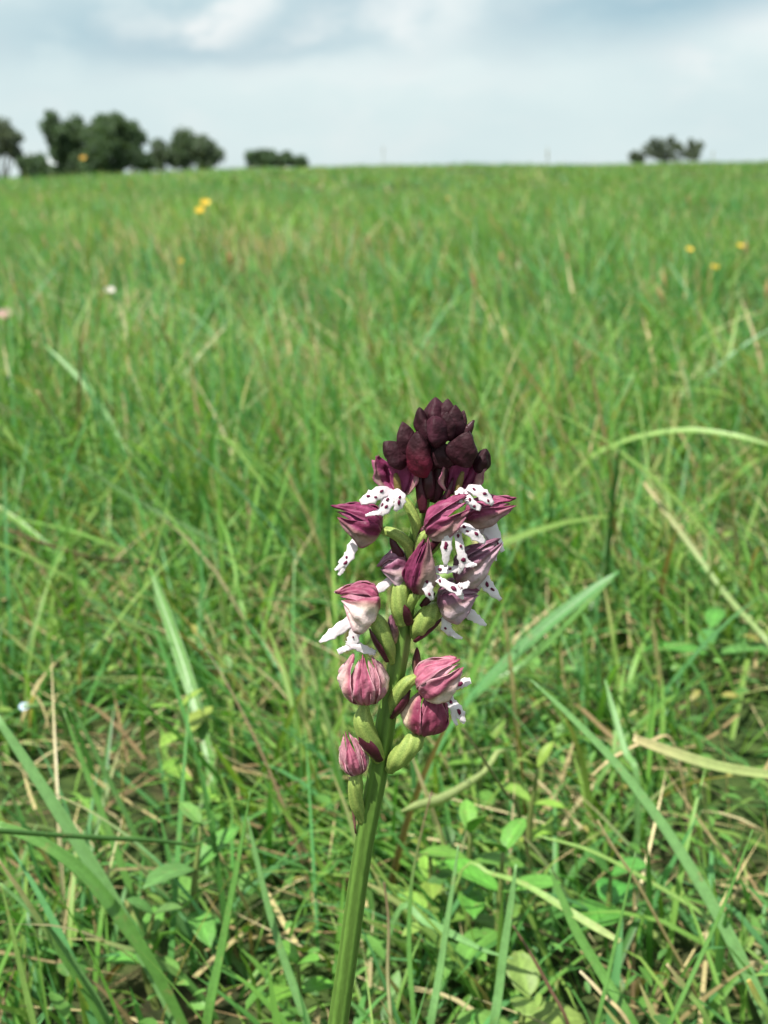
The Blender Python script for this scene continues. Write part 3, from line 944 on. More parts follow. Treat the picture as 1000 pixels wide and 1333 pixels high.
# dry seed stalks that poke above the crest
def seed_stalk(label, px, py, Y, c, h_=0.03, w=0.003, lean=0.01, group='seed stalks over the grass'):
    top = W(px, py, Y)
    bx, by = top.x + lean, top.y
    base = Vector((bx, by, gz(bx, by) - 0.003))
    root = bpy.data.objects.new('seed_stalk', None)
    COL.objects.link(root)
    root.empty_display_size = 0.02
    root.location = base
    set_props(root, label, 'grass stalk', group)
    mb = MB()
    tube(mb, [base, base.lerp(top, .5) + Vector((-.004, 0, 0)), top], [0.0013, 0.001, 0.0006], n=10, m=5, col=lerp(c, (0.14, 0.22, 0.07), .5))
    mb.build('stem', M_DRY, root, base)
    d = (top - base).normalized()
    m2 = MB()
    tube(m2, [top - d * h_ * .2, top + d * h_ * .4, top + d * h_], [w * .4, w, w * .25], n=9, m=7, col=c, ridges=5, rdepth=.2, twist=6)
    m2.build('seed_head', M_DRY, root, base)


seed_stalk('thin grey seed stalk standing over the skyline near the spreading bush', 713, 207, 2.4, (0.30, 0.27, 0.16), h_=.022, w=.0015)
seed_stalk('faint thin seed stalk standing over the middle of the skyline', 499, 199, 2.8, (0.30, 0.27, 0.16), h_=.015, w=.0012)
seed_stalk('thin seed stalk beyond the spreading bush', 928, 205, 2.6, (0.30, 0.27, 0.16), h_=.015, w=.0012)
rs = random.Random(3)
for q in range(46):
    py = rs.uniform(222, 400)
    yy = rs.uniform(1.0, 1.5) * 0.19 / max(0.045, math.tan(math.atan((py - 232) / F + 0.02)))
    yy = min(yy * 0.75, 6.0)
    c = rs.choice([(0.36, 0.18, 0.09), (0.42, 0.30, 0.14), (0.30, 0.14, 0.07), (0.46, 0.38, 0.2)])
    px = rs.uniform(0, 1000)
    t = W(px, py, yy)
    if t.z < gz(t.x, t.y) + 0.05 or t.z > 0.2:
        continue
    seed_stalk('small rusty or straw coloured seed head rising among the green grass', px, py, yy, c, h_=.016 + .012 * rs.random(), w=.0028, group='seed heads in the meadow', lean=rs.uniform(0, .03))

# ------------------------------------------------------------------ trees behind the crest
def tree(label, name, Y, blobs, dens, leaf, cols, cat='tree', seed=0, trunk_r=0.16):
    """blobs: crown clumps as photo (px, py, rx px, ry px); each becomes a leafy volume as deep as it is wide"""
    rr = np.random.default_rng(seed)
    mpp = Y / (F * CP)
    cs = []
    for (px, py, rx, ry) in blobs:
        c = W(px, py, Y + (rr.random() - .5) * rx * mpp)
        cs.append((np.array(c), rx * mpp, ry * mpp))
    cx = np.mean([c[0][0] for c in cs])
    cy = np.mean([c[0][1] for c in cs])
    base = Vector((cx, cy, gz(cx, cy) - 0.1))
    root = bpy.data.objects.new(name, None)
    COL.objects.link(root)
    root.location = base
    set_props(root, label, cat)
    mb = MB()
    fork = Vector((cx, cy, base.z + 0.35 * (min(c[0][2] for c in cs) - base.z)))
    tube(mb, [base, fork], [trunk_r, trunk_r * .75], n=6, m=9, col=(1, 1, 1))
    mb.build('trunk', M_BARK, root, base)
    for c, rx, rz in cs:
        m2 = MB()
        e = Vector(c) + Vector((0, 0, rz * .4))
        tube(m2, [fork - Vector((0, 0, .1)), fork.lerp(e, .5) + Vector((0, 0, .25)), e], [trunk_r * .55, trunk_r * .35, trunk_r * .1], n=8, m=6, col=(1, 1, 1))
        m2.build('limb', M_BARK, root, base)
    Vs, Cs = [], []
    for c, rx, rz in cs:
        nc = max(5, int(dens * 16))
        d = rr.normal(size=(nc, 3)); d /= np.linalg.norm(d, axis=1)[:, None]
        q = c + d * (rr.random(nc) ** .4)[:, None] * np.array([rx, rx, rz]) * 0.86
        rad = 0.40 * min(rx, rz) * (0.7 + .7 * rr.random(nc)) + 0.10
        for p, ra in zip(q, rad):
            k = int(85 * dens)
            o = rr.normal(size=(k, 3)); o /= np.linalg.norm(o, axis=1)[:, None]
            pos = p + o * (rr.random(k) ** .5)[:, None] * ra
            a = rr.normal(size=(k, 3)); a /= np.linalg.norm(a, axis=1)[:, None]
            b = np.cross(a, rr.normal(size=(k, 3))); b /= np.linalg.norm(b, axis=1)[:, None]
            sz = leaf * (.6 + .8 * rr.random(k))[:, None]
            Vs.append(np.stack([pos - a * sz, pos + b * sz * .55, pos + a * sz, pos - b * sz * .55], 1))
            cc = np.array(cols)[rr.integers(0, len(cols), k)] * (.8 + .4 * rr.random(k))[:, None]
            Cs.append(np.repeat(cc[:, None], 4, 1))
    V = np.concatenate(Vs).reshape(-1, 3) - np.array(base)
    C = np.concatenate(Cs).reshape(-1, 3)
    me = np_mesh('crown', V, np.arange(len(V)).reshape(-1, 4), C, M_TREE, 4)
    o = bpy.data.objects.new('crown', me)
    COL.objects.link(o)
    o.parent = root


TC = [(0.085, 0.145, 0.075), (0.070, 0.120, 0.062), (0.115, 0.175, 0.088), (0.095, 0.140, 0.090)]
TG = [(0.120, 0.150, 0.112), (0.100, 0.135, 0.095), (0.145, 0.175, 0.128)]  # both foliage sets are lightened and greyed in place of distance haze
tree('open crowned tree standing apart beside the little shed', 'field_tree', 82, [(-22, 178, 26, 26), (4, 168, 14, 14), (16, 180, 13, 11), (4, 196, 17, 9), (-30, 205, 22, 20), (22, 200, 9, 7)], 0.9, 0.12, TG, seed=1)
tree('round dark bush in front of the little shed', 'bush', 76, [(34, 217, 11, 14), (48, 214, 12, 13), (42, 224, 18, 10), (60, 224, 12, 8)], 1.2, 0.12, TC, cat='bush', seed=2, trunk_r=.1)
tree('tall dark tree with a raised crown beside the little shed', 'field_tree', 88, [(67, 167, 12, 17), (84, 176, 18, 17), (101, 174, 18, 18), (90, 198, 22, 19), (108, 212, 18, 16), (84, 216, 12, 12), (96, 222, 16, 9)], 1.3, 0.14, TC, seed=3)
tree('broad dark tree next to the tall one with the raised crown', 'field_tree', 86, [(128, 172, 20, 20), (150, 170, 20, 18), (170, 178, 17, 18), (140, 196, 24, 19), (168, 202, 20, 18), (122, 212, 20, 16), (185, 213, 12, 12), (115, 221, 16, 9), (150, 218, 22, 10)], 1.3, 0.14, TC, seed=4)
tree('greyish domed tree between the broad dark tree and the low hedge bush', 'field_tree', 92, [(212, 195, 20, 14), (238, 184, 18, 15), (258, 192, 20, 14), (279, 200, 17, 13), (235, 206, 24, 12), (268, 210, 22, 10), (203, 210, 14, 10)], 1.15, 0.13, TG + TC, seed=5)
tree('low dark hedge bush alone on the skyline', 'bush', 80, [(333, 206, 13, 9), (352, 206, 14, 9), (372, 209, 13, 8), (390, 211, 10, 6)], 1.2, 0.11, TC, cat='bush', seed=6, trunk_r=.1)
tree('loose spreading bush with ragged twigs on the skyline', 'bush', 84, [(847, 195, 9, 9), (862, 189, 10, 9), (867, 202, 18, 8), (880, 193, 9, 10), (892, 201, 12, 8), (908, 190, 7, 7), (905, 203, 9, 7), (855, 203, 14, 5), (873, 184, 4, 6), (899, 187, 3, 7), (852, 186, 3, 5)], 0.5, 0.11, TG, cat='bush', seed=7, trunk_r=.08)
tree('small round bush beside the loose spreading bush', 'bush', 84, [(826, 203, 8, 6), (831, 207, 9, 5)], 0.9, 0.09, TG, cat='bush', seed=8, trunk_r=.06)

# little shed with a pale roof between bush and tree
sb = W(62, 214, 92)
shed_base = Vector((sb.x, sb.y, gz(sb.x, sb.y)))
shed = bpy.data.objects.new('shed', None)
COL.objects.link(shed)
shed.location = shed_base
set_props(shed, 'little shed with a pale sloping roof half hidden behind the bush', 'shed')
ez = sb.z - shed_base.z - 0.1


def quadbox(mb, x0, x1, y0, y1, z0, z1, z0b=None, z1b=None):
    """box whose top and bottom may slope along x"""
    a, b = z0 if z0b is None else z0b, z1 if z1b is None else z1b
    n0 = len(mb.v)
    mb.v += [(x0, y0, z0), (x1, y0, a), (x1, y1, a), (x0, y1, z0), (x0, y0, z1), (x1, y0, b), (x1, y1, b), (x0, y1, z1)]
    mb.c += [(1, 1, 1)] * 8
    mb.f += [tuple(n0 + q for q in f) for f in ((0, 3, 2, 1), (4, 5, 6, 7), (0, 1, 5, 4), (1, 2, 6, 5), (2, 3, 7, 6), (3, 0, 4, 7))]


mb = MB(); quadbox(mb, -1.6, 1.3, 0, 3, -0.2, ez + 0.45, -0.2, ez - 0.15)
o = mb.build('wall', M_WALLP, shed)
mb = MB(); quadbox(mb, -1.9, 1.0, -0.3, 3.3, ez + 0.72, ez + 0.84, ez - 0.16, ez - 0.04)
mb.v = [(x, y + (0.8 if z > ez + 0.3 and y > 0 else 0), z) for x, y, z in mb.v]
o = mb.build('roof', M_ROOFP, shed)
mb = MB(); quadbox(mb, -0.5, 0.4, -0.05, -0.003, 0, 1.8)
o = mb.build('door', M_BARK, shed)
for o in shed.children:
    for p in o.data.polygons:
        p.use_smooth = False

# ------------------------------------------------------------------ THE ORCHID
stem_px = [(388, 1885), (402, 1640), (424, 1440), (440, 1333), (455, 1230), (472, 1110), (492, 1005), (504, 930), (520, 850), (531, 770), (543, 690), (557, 630), (570, 585), (575, 550)]
stem_r = [16, 15.5, 14.6, 13.8, 13.2, 12.8, 13.0, 12.8, 12.3, 11.3, 9.5, 8, 7, 5]
base = W(388, 1875, D)
base.z = gz(base.x, base.y)
orchid = bpy.data.objects.new('orchid', None)
orchid.empty_display_size = 0.02
COL.objects.link(orchid)
orchid.location = base
set_props(orchid, 'wild orchid with a dark maroon bud tip and purple-spotted white lips', 'orchid')
OB = base

SG1, SG2 = (0.120, 0.225, 0.042), (0.175, 0.285, 0.065)
mb = MB()


def stem_col(s, th):
    k = 0.86 + 0.20 * math.cos(6 * (th + 0.9 * s)) + 0.05 * math.cos(13 * th)
    return tuple(z * k for z in lerp(SG1, SG2, max(0, min(1, (s - .45) * 3))))


tube(mb, [Q(p) for p in stem_px], [x * S for x in stem_r], n=70, m=30, ridges=6, rdepth=0.055, twist=0.9, colf=stem_col)
stem = mb.build('stem', M_STEM, orchid, OB)

PAL = {   # dark, mid, pale, edge
    'dark': ((0.125, 0.012, 0.045), (0.26, 0.045, 0.125), (0.50, 0.36, 0.33), (0.30, 0.055, 0.15)),
    'mid': ((0.17, 0.018, 0.065), (0.33, 0.075, 0.165), (0.66, 0.52, 0.46), (0.42, 0.13, 0.24)),
    'pink': ((0.30, 0.055, 0.12), (0.52, 0.18, 0.26), (0.76, 0.62, 0.58), (0.66, 0.42, 0.46)),
    'shade_mauve': ((0.17, 0.030, 0.085), (0.38, 0.22, 0.30), (0.62, 0.48, 0.54), (0.45, 0.27, 0.36)),  # greyed hood tones with the shade from the flowers above mixed in
    'wing': ((0.17, 0.014, 0.062), (0.34, 0.070, 0.185), (0.50, 0.36, 0.33), (0.40, 0.08, 0.21)),
    'ripe': ((0.20, 0.025, 0.07), (0.40, 0.11, 0.19), (0.80, 0.68, 0.66), (0.52, 0.24, 0.32)),
    'red': ((0.17, 0.02, 0.055), (0.32, 0.07, 0.13), (0.66, 0.54, 0.42), (0.42, 0.15, 0.22)),
}
CREAM = (0.62, 0.58, 0.34)
WHITE = (0.80, 0.74, 0.77)
SPOT = (0.145, 0.010, 0.050)


def hood_sector(mb, b, a, d, s, L, R, th0, hw, open_, colf, roff=0.0, t0=0.02, t1=1.0, flare=0.0, nt=19, nv=13, seed=0, pinch=0.50):
    rows, cols = [], []
    for i in range(nt):
        t = t0 + (t1 - t0) * i / (nt - 1)
        closed = math.sin(math.pi * min(1, t ** 0.72 * 0.985)) ** 0.72
        opened = math.sin(math.pi / 2 * t ** 0.6) ** 0.9
        r = R * (closed * (1 - open_) + opened * open_ * 0.95) + roff * math.sin(math.pi * t)
        r = max(r, R * 0.07) + flare * R * max(0, t - .75) * 1.6
        h = hw * (1 - pinch * t ** 2.6) * (0.55 + 0.45 * min(1, t * 4)) * (1 + 0.07 * math.sin(t * 12 + seed * 2.3) * t)
        rr, cc = [], []
        for j in range(nv):
            v = -1 + 2 * j / (nv - 1)
            th = th0 + v * h
            crease = R * (0.060 * math.cos(v * 7.5 + seed) + 0.045 * math.sin(t * 10 + v * 3 + seed * 1.7) + 0.04 * math.sin(t * 17 - v * 5 + seed * 3.1) + 0.035 * math.sin(t * 6 + v * 11 + seed * 5)) * math.sin(math.pi * t) ** 0.5
            k = r + crease + R * 0.17 * (abs(v) ** 4) * (0.15 + t)
            tt = t - 0.12 * t * (abs(v) ** 2) + 0.035 * t * t * math.sin(v * 8 + seed * 1.9)
            rr.append(b + a * (L * tt) + (d * math.cos(th) + s * math.sin(th)) * k)
            cc.append(colf(t, v))
        rows.append(rr)
        cols.append(cc)
    mb.grid(rows, cols)


def flower(spec):
    b, tip = Q(spec['base']), Q(spec['tip'])
    a = tip - b
    L = a.length
    a.normalize()
    d = V3(spec['dors'])
    d = (d - a * d.dot(a)).normalized()
    s = a.cross(d)
    R = spec['R'] * S * 0.94
    dk, mid, pale, edge = PAL[spec['pal']]
    op = spec.get('open', 0.0)
    sd = spec.get('seed', 0)
    fl = spec.get('flare', 0.3)
    pl = spec.get('paleness', 1.0)

    def c_dorsal(t, v):
        vein = (0.5 + 0.5 * math.cos(v * 9 + 0.4 * math.sin(t * 7))) ** 1.5
        c = lerp(mid, dk, min(1, max(0, 0.10 + 0.65 * vein + 0.35 * t - 0.15)))
        c = lerp(c, dk, 0.8 * max(0, abs(v) - .6))
        c = lerp(c, CREAM, max(0, 0.55 - t * 4.5) * pl)
        return lerp(c, edge, max(0, abs(v) - .8) * 3)

    def c_lat(sign):
        def f(t, v):
            low = max(0, min(1, (v * sign + spec.get('pshift', 0.35)) * 1.3))          # towards the lower margin
            vein = 0.5 + 0.5 * math.cos(v * 8 + 1)
            c = lerp(mid, dk, 0.30 + 0.5 * vein)
            c = lerp(c, dk, max(0, -v * sign - .35) * 0.9)
            pz = low * max(0, min(1, 1.45 - 1.25 * t)) * pl
            c = lerp(c, lerp(CREAM, pale, min(1, low * 1.3)), min(1, pz * 1.25))
            c = lerp(c, CREAM, max(0, 0.45 - t * 5) * pl)
            return lerp(c, edge, max(0, abs(v) - .82) * 4)
        return f

    def c_pet(t, v):
        return lerp(lerp(mid, edge, .5), dk, 0.35 * (0.5 + 0.5 * math.cos(v * 7)))

    mb = MB()
    for sg in (-1, 1):
        hood_sector(mb, b, a, d, s, L * .90, R * .90, sg * spec.get('pet', 0.55), 0.42, op, c_pet, roff=spec.get('petoff', -.02) * R, seed=sd + sg, flare=fl * .6, nt=12, nv=6)
    # the little column in the throat
    tube(mb, [b + a * L * .05 - d * R * .1, b + a * L * .35 + d * R * .2, b + a * L * .52 + d * R * .3], [R * .15, R * .15, R * .08], n=8, m=8, col=(0.20, 0.15, 0.05))
    core = mb.build('flower', M_SEPAL, orchid, OB, solid=0.00012)
    jr = random.Random(sd * 7 + 1)
    mb = MB()
    hood_sector(mb, b, a, d, s, L * jr.uniform(.92, 1.04), R, jr.uniform(-.1, .1), spec.get('dhw', 0.62), op, c_dorsal, roff=R * .05, seed=sd, flare=fl, pinch=spec.get('pinch', .5))
    mb.build('sepal', M_SEPAL, core, OB, solid=0.00009)
    for sg in (-1, 1):
        mb = MB()
        hood_sector(mb, b, a, d, s, L * spec.get('latL', 0.98) * jr.uniform(.86, 1.03), R * jr.uniform(.98, 1.10), sg * spec.get('lat', 1.32) * jr.uniform(.92, 1.1), spec.get('lhw', 0.85), op, c_lat(sg), roff=R * .02, seed=sd + 2 * sg, flare=fl * 1.4, pinch=spec.get('pinch', .5))
        mb.build('sepal', M_SEPAL, core, OB, solid=0.00009)
    if spec.get('lip'):
        mb = MB()
        lw = spec.get('lipc', WHITE)
        for lobe in spec['lip']:
            pts, wd, spots = lobe[:3]
            nr = V3(lobe[3]) if len(lobe) > 3 else V3((0, 0.45, 1))
            ribbon(mb, [Q(p) for p in pts], [w * S * 0.90 for w in wd], nr, n=15, m=9, cup=-0.22, rag=0.13, colf=lambda q, v: lerp(lerp(lw, (0.70, 0.52, 0.60), .6), lw, min(1, .25 + q * 2.2)), wav=0.06, seed=pts[0][0],
                   spots=spots, spot_r=1.38 * S, spot_c=SPOT)
        mb.build('lip', M_LIP, core, OB, solid=0.00012)
    if spec.get('ovary'):
        mb = MB()
        OV1, OV2 = (0.31, 0.39, 0.10), (0.22, 0.31, 0.075)
        tube(mb, [Q(p) for p in spec['ovary']], [x * S * 0.9 for x in spec['ovr']], n=26, m=30, ridges=6, rdepth=0.055, twist=1.6,
             colf=lambda q, th: lerp(OV2, OV1, 0.5 + 0.5 * math.cos(6 * (th + 1.6 * q))))
        mb.build('ovary', M_OVARY, core, OB)
    if spec.get('bract'):
        pts, wd = spec['bract'][:2]
        mb = MB()
        nr = V3(spec['bract'][2]) if len(spec['bract']) > 2 else V3((-0.2, 0.1, 1))
        bc = spec.get('bractc', (0.060, 0.010, 0.020))
        ribbon(mb, [Q(p) for p in pts], [w * S for w in wd], nr, n=12, m=5, cup=-0.4, colf=lambda q, v: tuple(z * (1 + .3 * (abs(v) > .7)) for z in bc))
        mb.build('bract', M_BRACT, core, OB, solid=0.00015)
    return core


FL = [
    # upper pair, mouths towards the viewer
    dict(base=(521, 648, 10), tip=(505, 598, 30), R=29, dors=(0.35, 0.35, -1), open=0.8, pal='wing', seed=1, lat=.92, lhw=.66, dhw=.40, pet=.25, pshift=-.3, flare=.35, pinch=.75,
         lip=[([(512, 640, 30), (498, 640, 40), (483, 647, 44), (469, 654, 42)], [10, 17, 19, 8], [(.35, .1, 1), (.55, -.4, 1), (.7, .3, 1.1)], (0.1, .6, 1)),
              ([(511, 638, 30), (506, 650, 42), (500, 662, 45), (494, 669, 44)], [12, 18, 17, 10], [(.35, .2, 1.1), (.6, -.2, 1), (.55, .55, .9)], (0, .6, 1)),
              ([(497, 666, 45), (487, 668, 44), (476, 671, 40)], [10, 6, 3], []),
              ([(514, 637, 30), (520, 645, 42), (520, 655, 45), (514, 665, 43)], [9, 17, 15, 6], [(.4, 0, 1), (.65, .1, 1.2)], (.1, .5, 1))],
         ovary=[(545, 705, 12), (541, 680, 14), (533, 660, 12), (523, 647, 9)], ovr=[6, 7.5, 7, 5],
         bract=([(551, 668, 16), (549, 650, 17), (546, 628, 15), (546, 605, 10)], [9, 13, 11, 2])),
    dict(base=(592, 648, 8), tip=(616, 593, 27), R=28, dors=(-0.2, 0.45, -1), open=0.75, pal='wing', seed=2, lat=.92, lhw=.66, dhw=.40, pet=.25, pshift=-.3, flare=.35, pinch=.75,
         lip=[([(603, 636, 30), (598, 642, 38), (598, 652, 42), (601, 660, 40)], [8, 12, 10, 5], [(.4, 0, 1), (.65, .3, .9)], (-.2, .5, 1)),
              ([(606, 637, 30), (609, 648, 40), (617, 657, 43), (626, 662, 42)], [10, 13, 11, 8], [(.4, -.1, 1.1), (.72, .3, .8)], (0, .6, 1)),
              ([(608, 634, 30), (620, 637, 40), (633, 647, 42), (642, 656, 40)], [10, 17, 16, 8], [(.3, .2, 1), (.6, -.2, 1.2), (.78, .3, .8)], (.2, .6, 1))],
         ovary=[(556, 700, 14), (560, 680, 16), (570, 660, 14), (590, 649, 8)], ovr=[5, 6.5, 6.5, 5],
         bract=([(562, 680, 8), (572, 662, 14), (584, 640, 14), (590, 622, 8)], [8, 10, 8, 2])),
    # left, side on
    dict(base=(496, 690, 4), tip=(431, 664, 14), R=25, dors=(-0.1, 1, 0.62), pal='dark', seed=3, lat=1.35, lhw=.78, flare=.55, pinch=.62, paleness=.95, pshift=.15,
         lip=[([(474, 696, 8), (461, 708, 10), (454, 724, 14), (444, 736, 16)], [12, 14, 15, 13], [(.7, .2, 1.1), (.85, -.3, 1.3)], (-.3, .3, 1)),
              ([(448, 731, 16), (442, 738, 17), (436, 742, 17)], [10, 6, 3], []),
              ([(449, 733, 16), (445, 742, 17), (441, 749, 17)], [9, 8, 4], [])],
         ovary=[(536, 742, 6), (533, 712, 12), (514, 695, 12), (494, 690, 4)], ovr=[6.5, 8.5, 8, 5.5],
         bract=([(524, 742, 14), (518, 722, 16), (512, 708, 14), (508, 700, 12)], [9, 13, 9, 2])),
    # centre right, roof-like hood with hanging lip
    dict(base=(557, 694, 22), tip=(619, 652, 48), R=25, dors=(-0.45, 0.9, 0.35), pal='mid', seed=4, lat=1.25, lhw=.62, open=.25, paleness=.55, flare=.6, pinch=.62,
         lip=[([(588, 683, 44), (583, 695, 50), (581, 715, 54), (580, 738, 52)], [10, 14, 15, 5], [(.55, .1, 1.6), (.62, .15, 1.3)], (-.1, .35, 1)),
              ([(592, 682, 44), (597, 700, 50), (601, 722, 54), (607, 738, 54)], [12, 11, 12, 17], [(.30, 0, 1), (.5, -.2, .9), (.82, .0, 1.8)], (.05, .4, 1)),
              ([(603, 732, 54), (600, 740, 54), (597, 747, 52)], [10, 7, 3], []),
              ([(606, 734, 54), (614, 735, 54), (621, 735, 52)], [10, 7, 3], []),
              ([(594, 682, 44), (606, 687, 52), (620, 697, 54), (632, 706, 50)], [11, 16, 15, 7], [(.25, 0, 1), (.4, .35, 1), (.65, -.2, 1.2)], (.2, .6, 1))],
         ovary=[(542, 735, 12), (546, 712, 20), (550, 700, 24), (559, 692, 22)], ovr=[5, 7, 7, 5],
         bract=([(541, 728, 18), (544, 712, 22), (549, 694, 22), (556, 680, 16)], [7, 10, 8, 2])),
    # right, side on
    dict(base=(606, 676, 2), tip=(672, 655, 18), R=21, dors=(0.15, 1, 0.4), pal='mid', seed=5, lat=1.3, lhw=.8, paleness=.6, flare=.5, pinch=.6,
         lip=[([(628, 674, 8), (640, 690, 10), (648, 705, 12), (655, 718, 14)], [14, 25, 18, 6], [(.7, .2, .9)], (.5, .4, 1)),
              ([(632, 688, 10), (638, 706, 12), (643, 722, 13), (646, 730, 12)], [9, 10, 7, 3], [], (.3, .3, 1)),
              ([(622, 672, 6), (624, 690, 8), (622, 700, 9)], [10, 10, 5], [])],
         ovary=[(555, 725, -10), (570, 705, -8), (588, 688, -4), (608, 676, 2)], ovr=[6, 8, 8, 5],
         bract=([(556, 720, -2), (572, 700, 0), (586, 684, 2), (600, 672, 2)], [7, 9, 7, 2])),
    # centre, mouth to the right
    dict(base=(546, 772, 24), tip=(557, 696, 46), R=21, dors=(-0.95, 0.2, 0.55), pal='dark', seed=6, lat=1.25, lhw=.85, paleness=.8, pshift=.6, flare=.3,
         lip=[([(558, 745, 40), (556, 756, 48), (558, 769, 52), (563, 781, 50)], [9, 14, 14, 6], [(.35, 0, 1.2), (.75, .1, 1)], (0, .3, 1)),
              ([(563, 748, 42), (575, 757, 50), (589, 765, 56), (602, 768, 58)], [9, 11, 12, 20], [(.3, .2, 1.1), (.74, .0, 1.7), (.95, -.4, 1.1)], (.1, .5, 1)),
              ([(596, 768, 57), (600, 775, 57), (603, 780, 55)], [10, 8, 3], []),
              ([(598, 764, 57), (606, 762, 57), (611, 757, 55)], [9, 9, 4], []),
              ([(560, 741, 40), (575, 741, 44), (590, 741, 46), (603, 738, 44)], [8, 12, 10, 5], [(.3, .1, 1), (.6, -.1, 1.2)], (.1, .7, 1))],
         ovary=[(529, 800, 12), (534, 785, 20), (541, 776, 26), (547, 771, 24)], ovr=[6, 8, 7, 5],
         bract=([(548, 790, 18), (556, 782, 22), (562, 776, 22), (566, 772, 20)], [6, 9, 6, 2])),
    # right lower
    dict(base=(597, 758, 12), tip=(655, 705, 32), R=25, dors=(-0.6, 1, 0.25), pal='shade_mauve', seed=7, lat=1.3, lhw=.85, flare=.45, pinch=.6,
         lip=[([(622, 744, 16), (631, 757, 20), (641, 769, 23), (652, 781, 22)], [16, 19, 15, 5], [(.45, 0, 1.3), (.62, -.2, 1)], (.3, .3, 1)),
              ([(620, 748, 14), (622, 762, 16), (618, 774, 16)], [10, 11, 5], [])],
         ovary=[(545, 812, -6), (560, 795, -4), (578, 775, 4), (598, 757, 12)], ovr=[7, 9, 9, 6]),
    # below, in the shade of the others
    dict(base=(572, 790, 10), tip=(629, 771, 22), R=27, dors=(0.25, 1, 0.2), pal='shade_mauve', seed=8, lat=1.35, lhw=.9, flare=.1,
         lip=[([(598, 789, 18), (586, 800, 22), (581, 815, 24), (588, 826, 24)], [14, 16, 15, 10], [(.4, 0, 1), (.7, .2, 1.1)], (0, .2, 1)),
              ([(586, 822, 24), (594, 828, 24), (602, 831, 23)], [9, 7, 3], []),
              ([(602, 792, 16), (613, 800, 19), (624, 808, 20), (633, 814, 19)], [13, 15, 11, 4], [], (.2, .3, 1))],
         ovary=[(541, 828, 8), (548, 814, 16), (560, 799, 18), (575, 788, 10)], ovr=[9, 15, 15, 8],
         bract=([(540, 836, 20), (552, 828, 24), (566, 816, 24), (578, 802, 20)], [6, 9, 7, 2], (.3, -.6, 1))),
    # small shaded one on the left
    dict(base=(532, 738, 2), tip=(492, 740, 6), R=24, dors=(0.25, 1, 0.3), pal='shade_mauve', seed=9, lat=1.4, lhw=.85, flare=.1,
         lip=[([(512, 752, 8), (500, 762, 10), (488, 770, 12), (478, 776, 11)], [10, 13, 11, 7], [], (-.2, .4, 1))],
         ovary=[(524, 812, 16), (520, 790, 20), (522, 768, 18), (527, 748, 10)], ovr=[9, 13, 12, 6],
         bract=([(533, 814, 24), (525, 800, 30), (518, 788, 30), (514, 776, 26)], [13, 19, 14, 2])),
    # left lower, white-flanked
    dict(base=(488, 797, 10), tip=(436, 776, 26), R=31, dors=(0.12, 1, 0.25), pal='ripe', seed=10, lat=1.28, lhw=.92, flare=.2, pshift=.75, paleness=1.7,
         lip=[([(462, 805, 20), (447, 815, 22), (431, 826, 24), (416, 836, 23)], [14, 17, 15, 4], [], (-.1, .5, 1)),
              ([(464, 806, 20), (462, 822, 24), (459, 836, 26), (456, 842, 26)], [16, 16, 17, 16], [(.5, .1, .5)], (0, .3, 1)),
              ([(459, 840, 26), (448, 845, 26), (440, 849, 25)], [11, 8, 8], []),
              ([(458, 838, 26), (474, 845, 26), (489, 850, 24)], [12, 12, 8], [])],
         ovary=[(511, 862, 6), (503, 838, 18), (494, 815, 20), (482, 797, 14)], ovr=[6, 12, 12, 7],
         bract=([(503, 862, 22), (493, 845, 30), (486, 832, 30), (481, 818, 26)], [8, 12, 9, 2], (-.8, -.2, 1))),
    # tulip-shaped one seen from behind
    dict(base=(476, 915, 16), tip=(473, 850, 20), R=33, dors=(0.05, 0, 1), pal='pink', seed=11, lat=1.22, lhw=.66, dhw=.46, pet=.62, petoff=.04, flare=.1, open=.28, paleness=.9, latL=1.0, pshift=.75,
         ovary=[(494, 988, 10), (482, 965, 18), (473, 940, 22), (475, 916, 16)], ovr=[10, 15, 14, 7],
         bract=([(494, 992, 26), (483, 978, 32), (473, 966, 32), (467, 958, 28)], [12, 19, 16, 3], (-.5, .1, 1))),
    # right lower, pink hood
    dict(base=(547, 900, 16), tip=(606, 860, 30), R=28, dors=(-0.5, 1, 0.55), pal='pink', seed=12, lat=1.3, lhw=.85, flare=.4, pshift=.1, paleness=1.4,
         lip=[([(583, 897, 24), (592, 893, 28), (602, 889, 30), (613, 886, 29)], [9, 12, 14, 9], [(.6, 0, 1.7)], (0, .4, 1)),
              ([(580, 902, 24), (587, 913, 28), (594, 923, 30), (602, 933, 30)], [10, 13, 17, 13], [(.35, .1, 1.4), (.75, -.1, 1.8)], (.2, .2, 1)),
              ([(600, 930, 30), (603, 938, 30), (604, 942, 29)], [10, 8, 3], []),
              ([(590, 922, 30), (591, 934, 30), (595, 944, 29)], [8, 7, 4], [])],
         ovary=[(509, 935, 2), (516, 908, 14), (530, 889, 20), (549, 880, 18)], ovr=[7, 10, 9.5, 5],
         bract=([(511, 936, 14), (520, 926, 22), (529, 912, 22), (534, 898, 16)], [8, 14, 12, 3], (.5, -.3, 1))),
    # the dark red hood below it
    dict(base=(552, 955, 8), tip=(558, 890, 10), R=30, dors=(0.45, -0.1, 1), pal='red', seed=13, lat=1.3, lhw=.8, dhw=.75, flare=0, open=.1, paleness=1.2,
         ovary=[(507, 1002, 8), (520, 986, 18), (537, 968, 18), (551, 953, 8)], ovr=[8, 15, 15, 7],
         bract=([(508, 1006, 14), (524, 997, 20), (538, 985, 20), (548, 972, 14)], [5, 7, 5, 2], (.3, -.6, 1)), bractc=(0.12, 0.06, 0.03)),
    # withered lowest flower
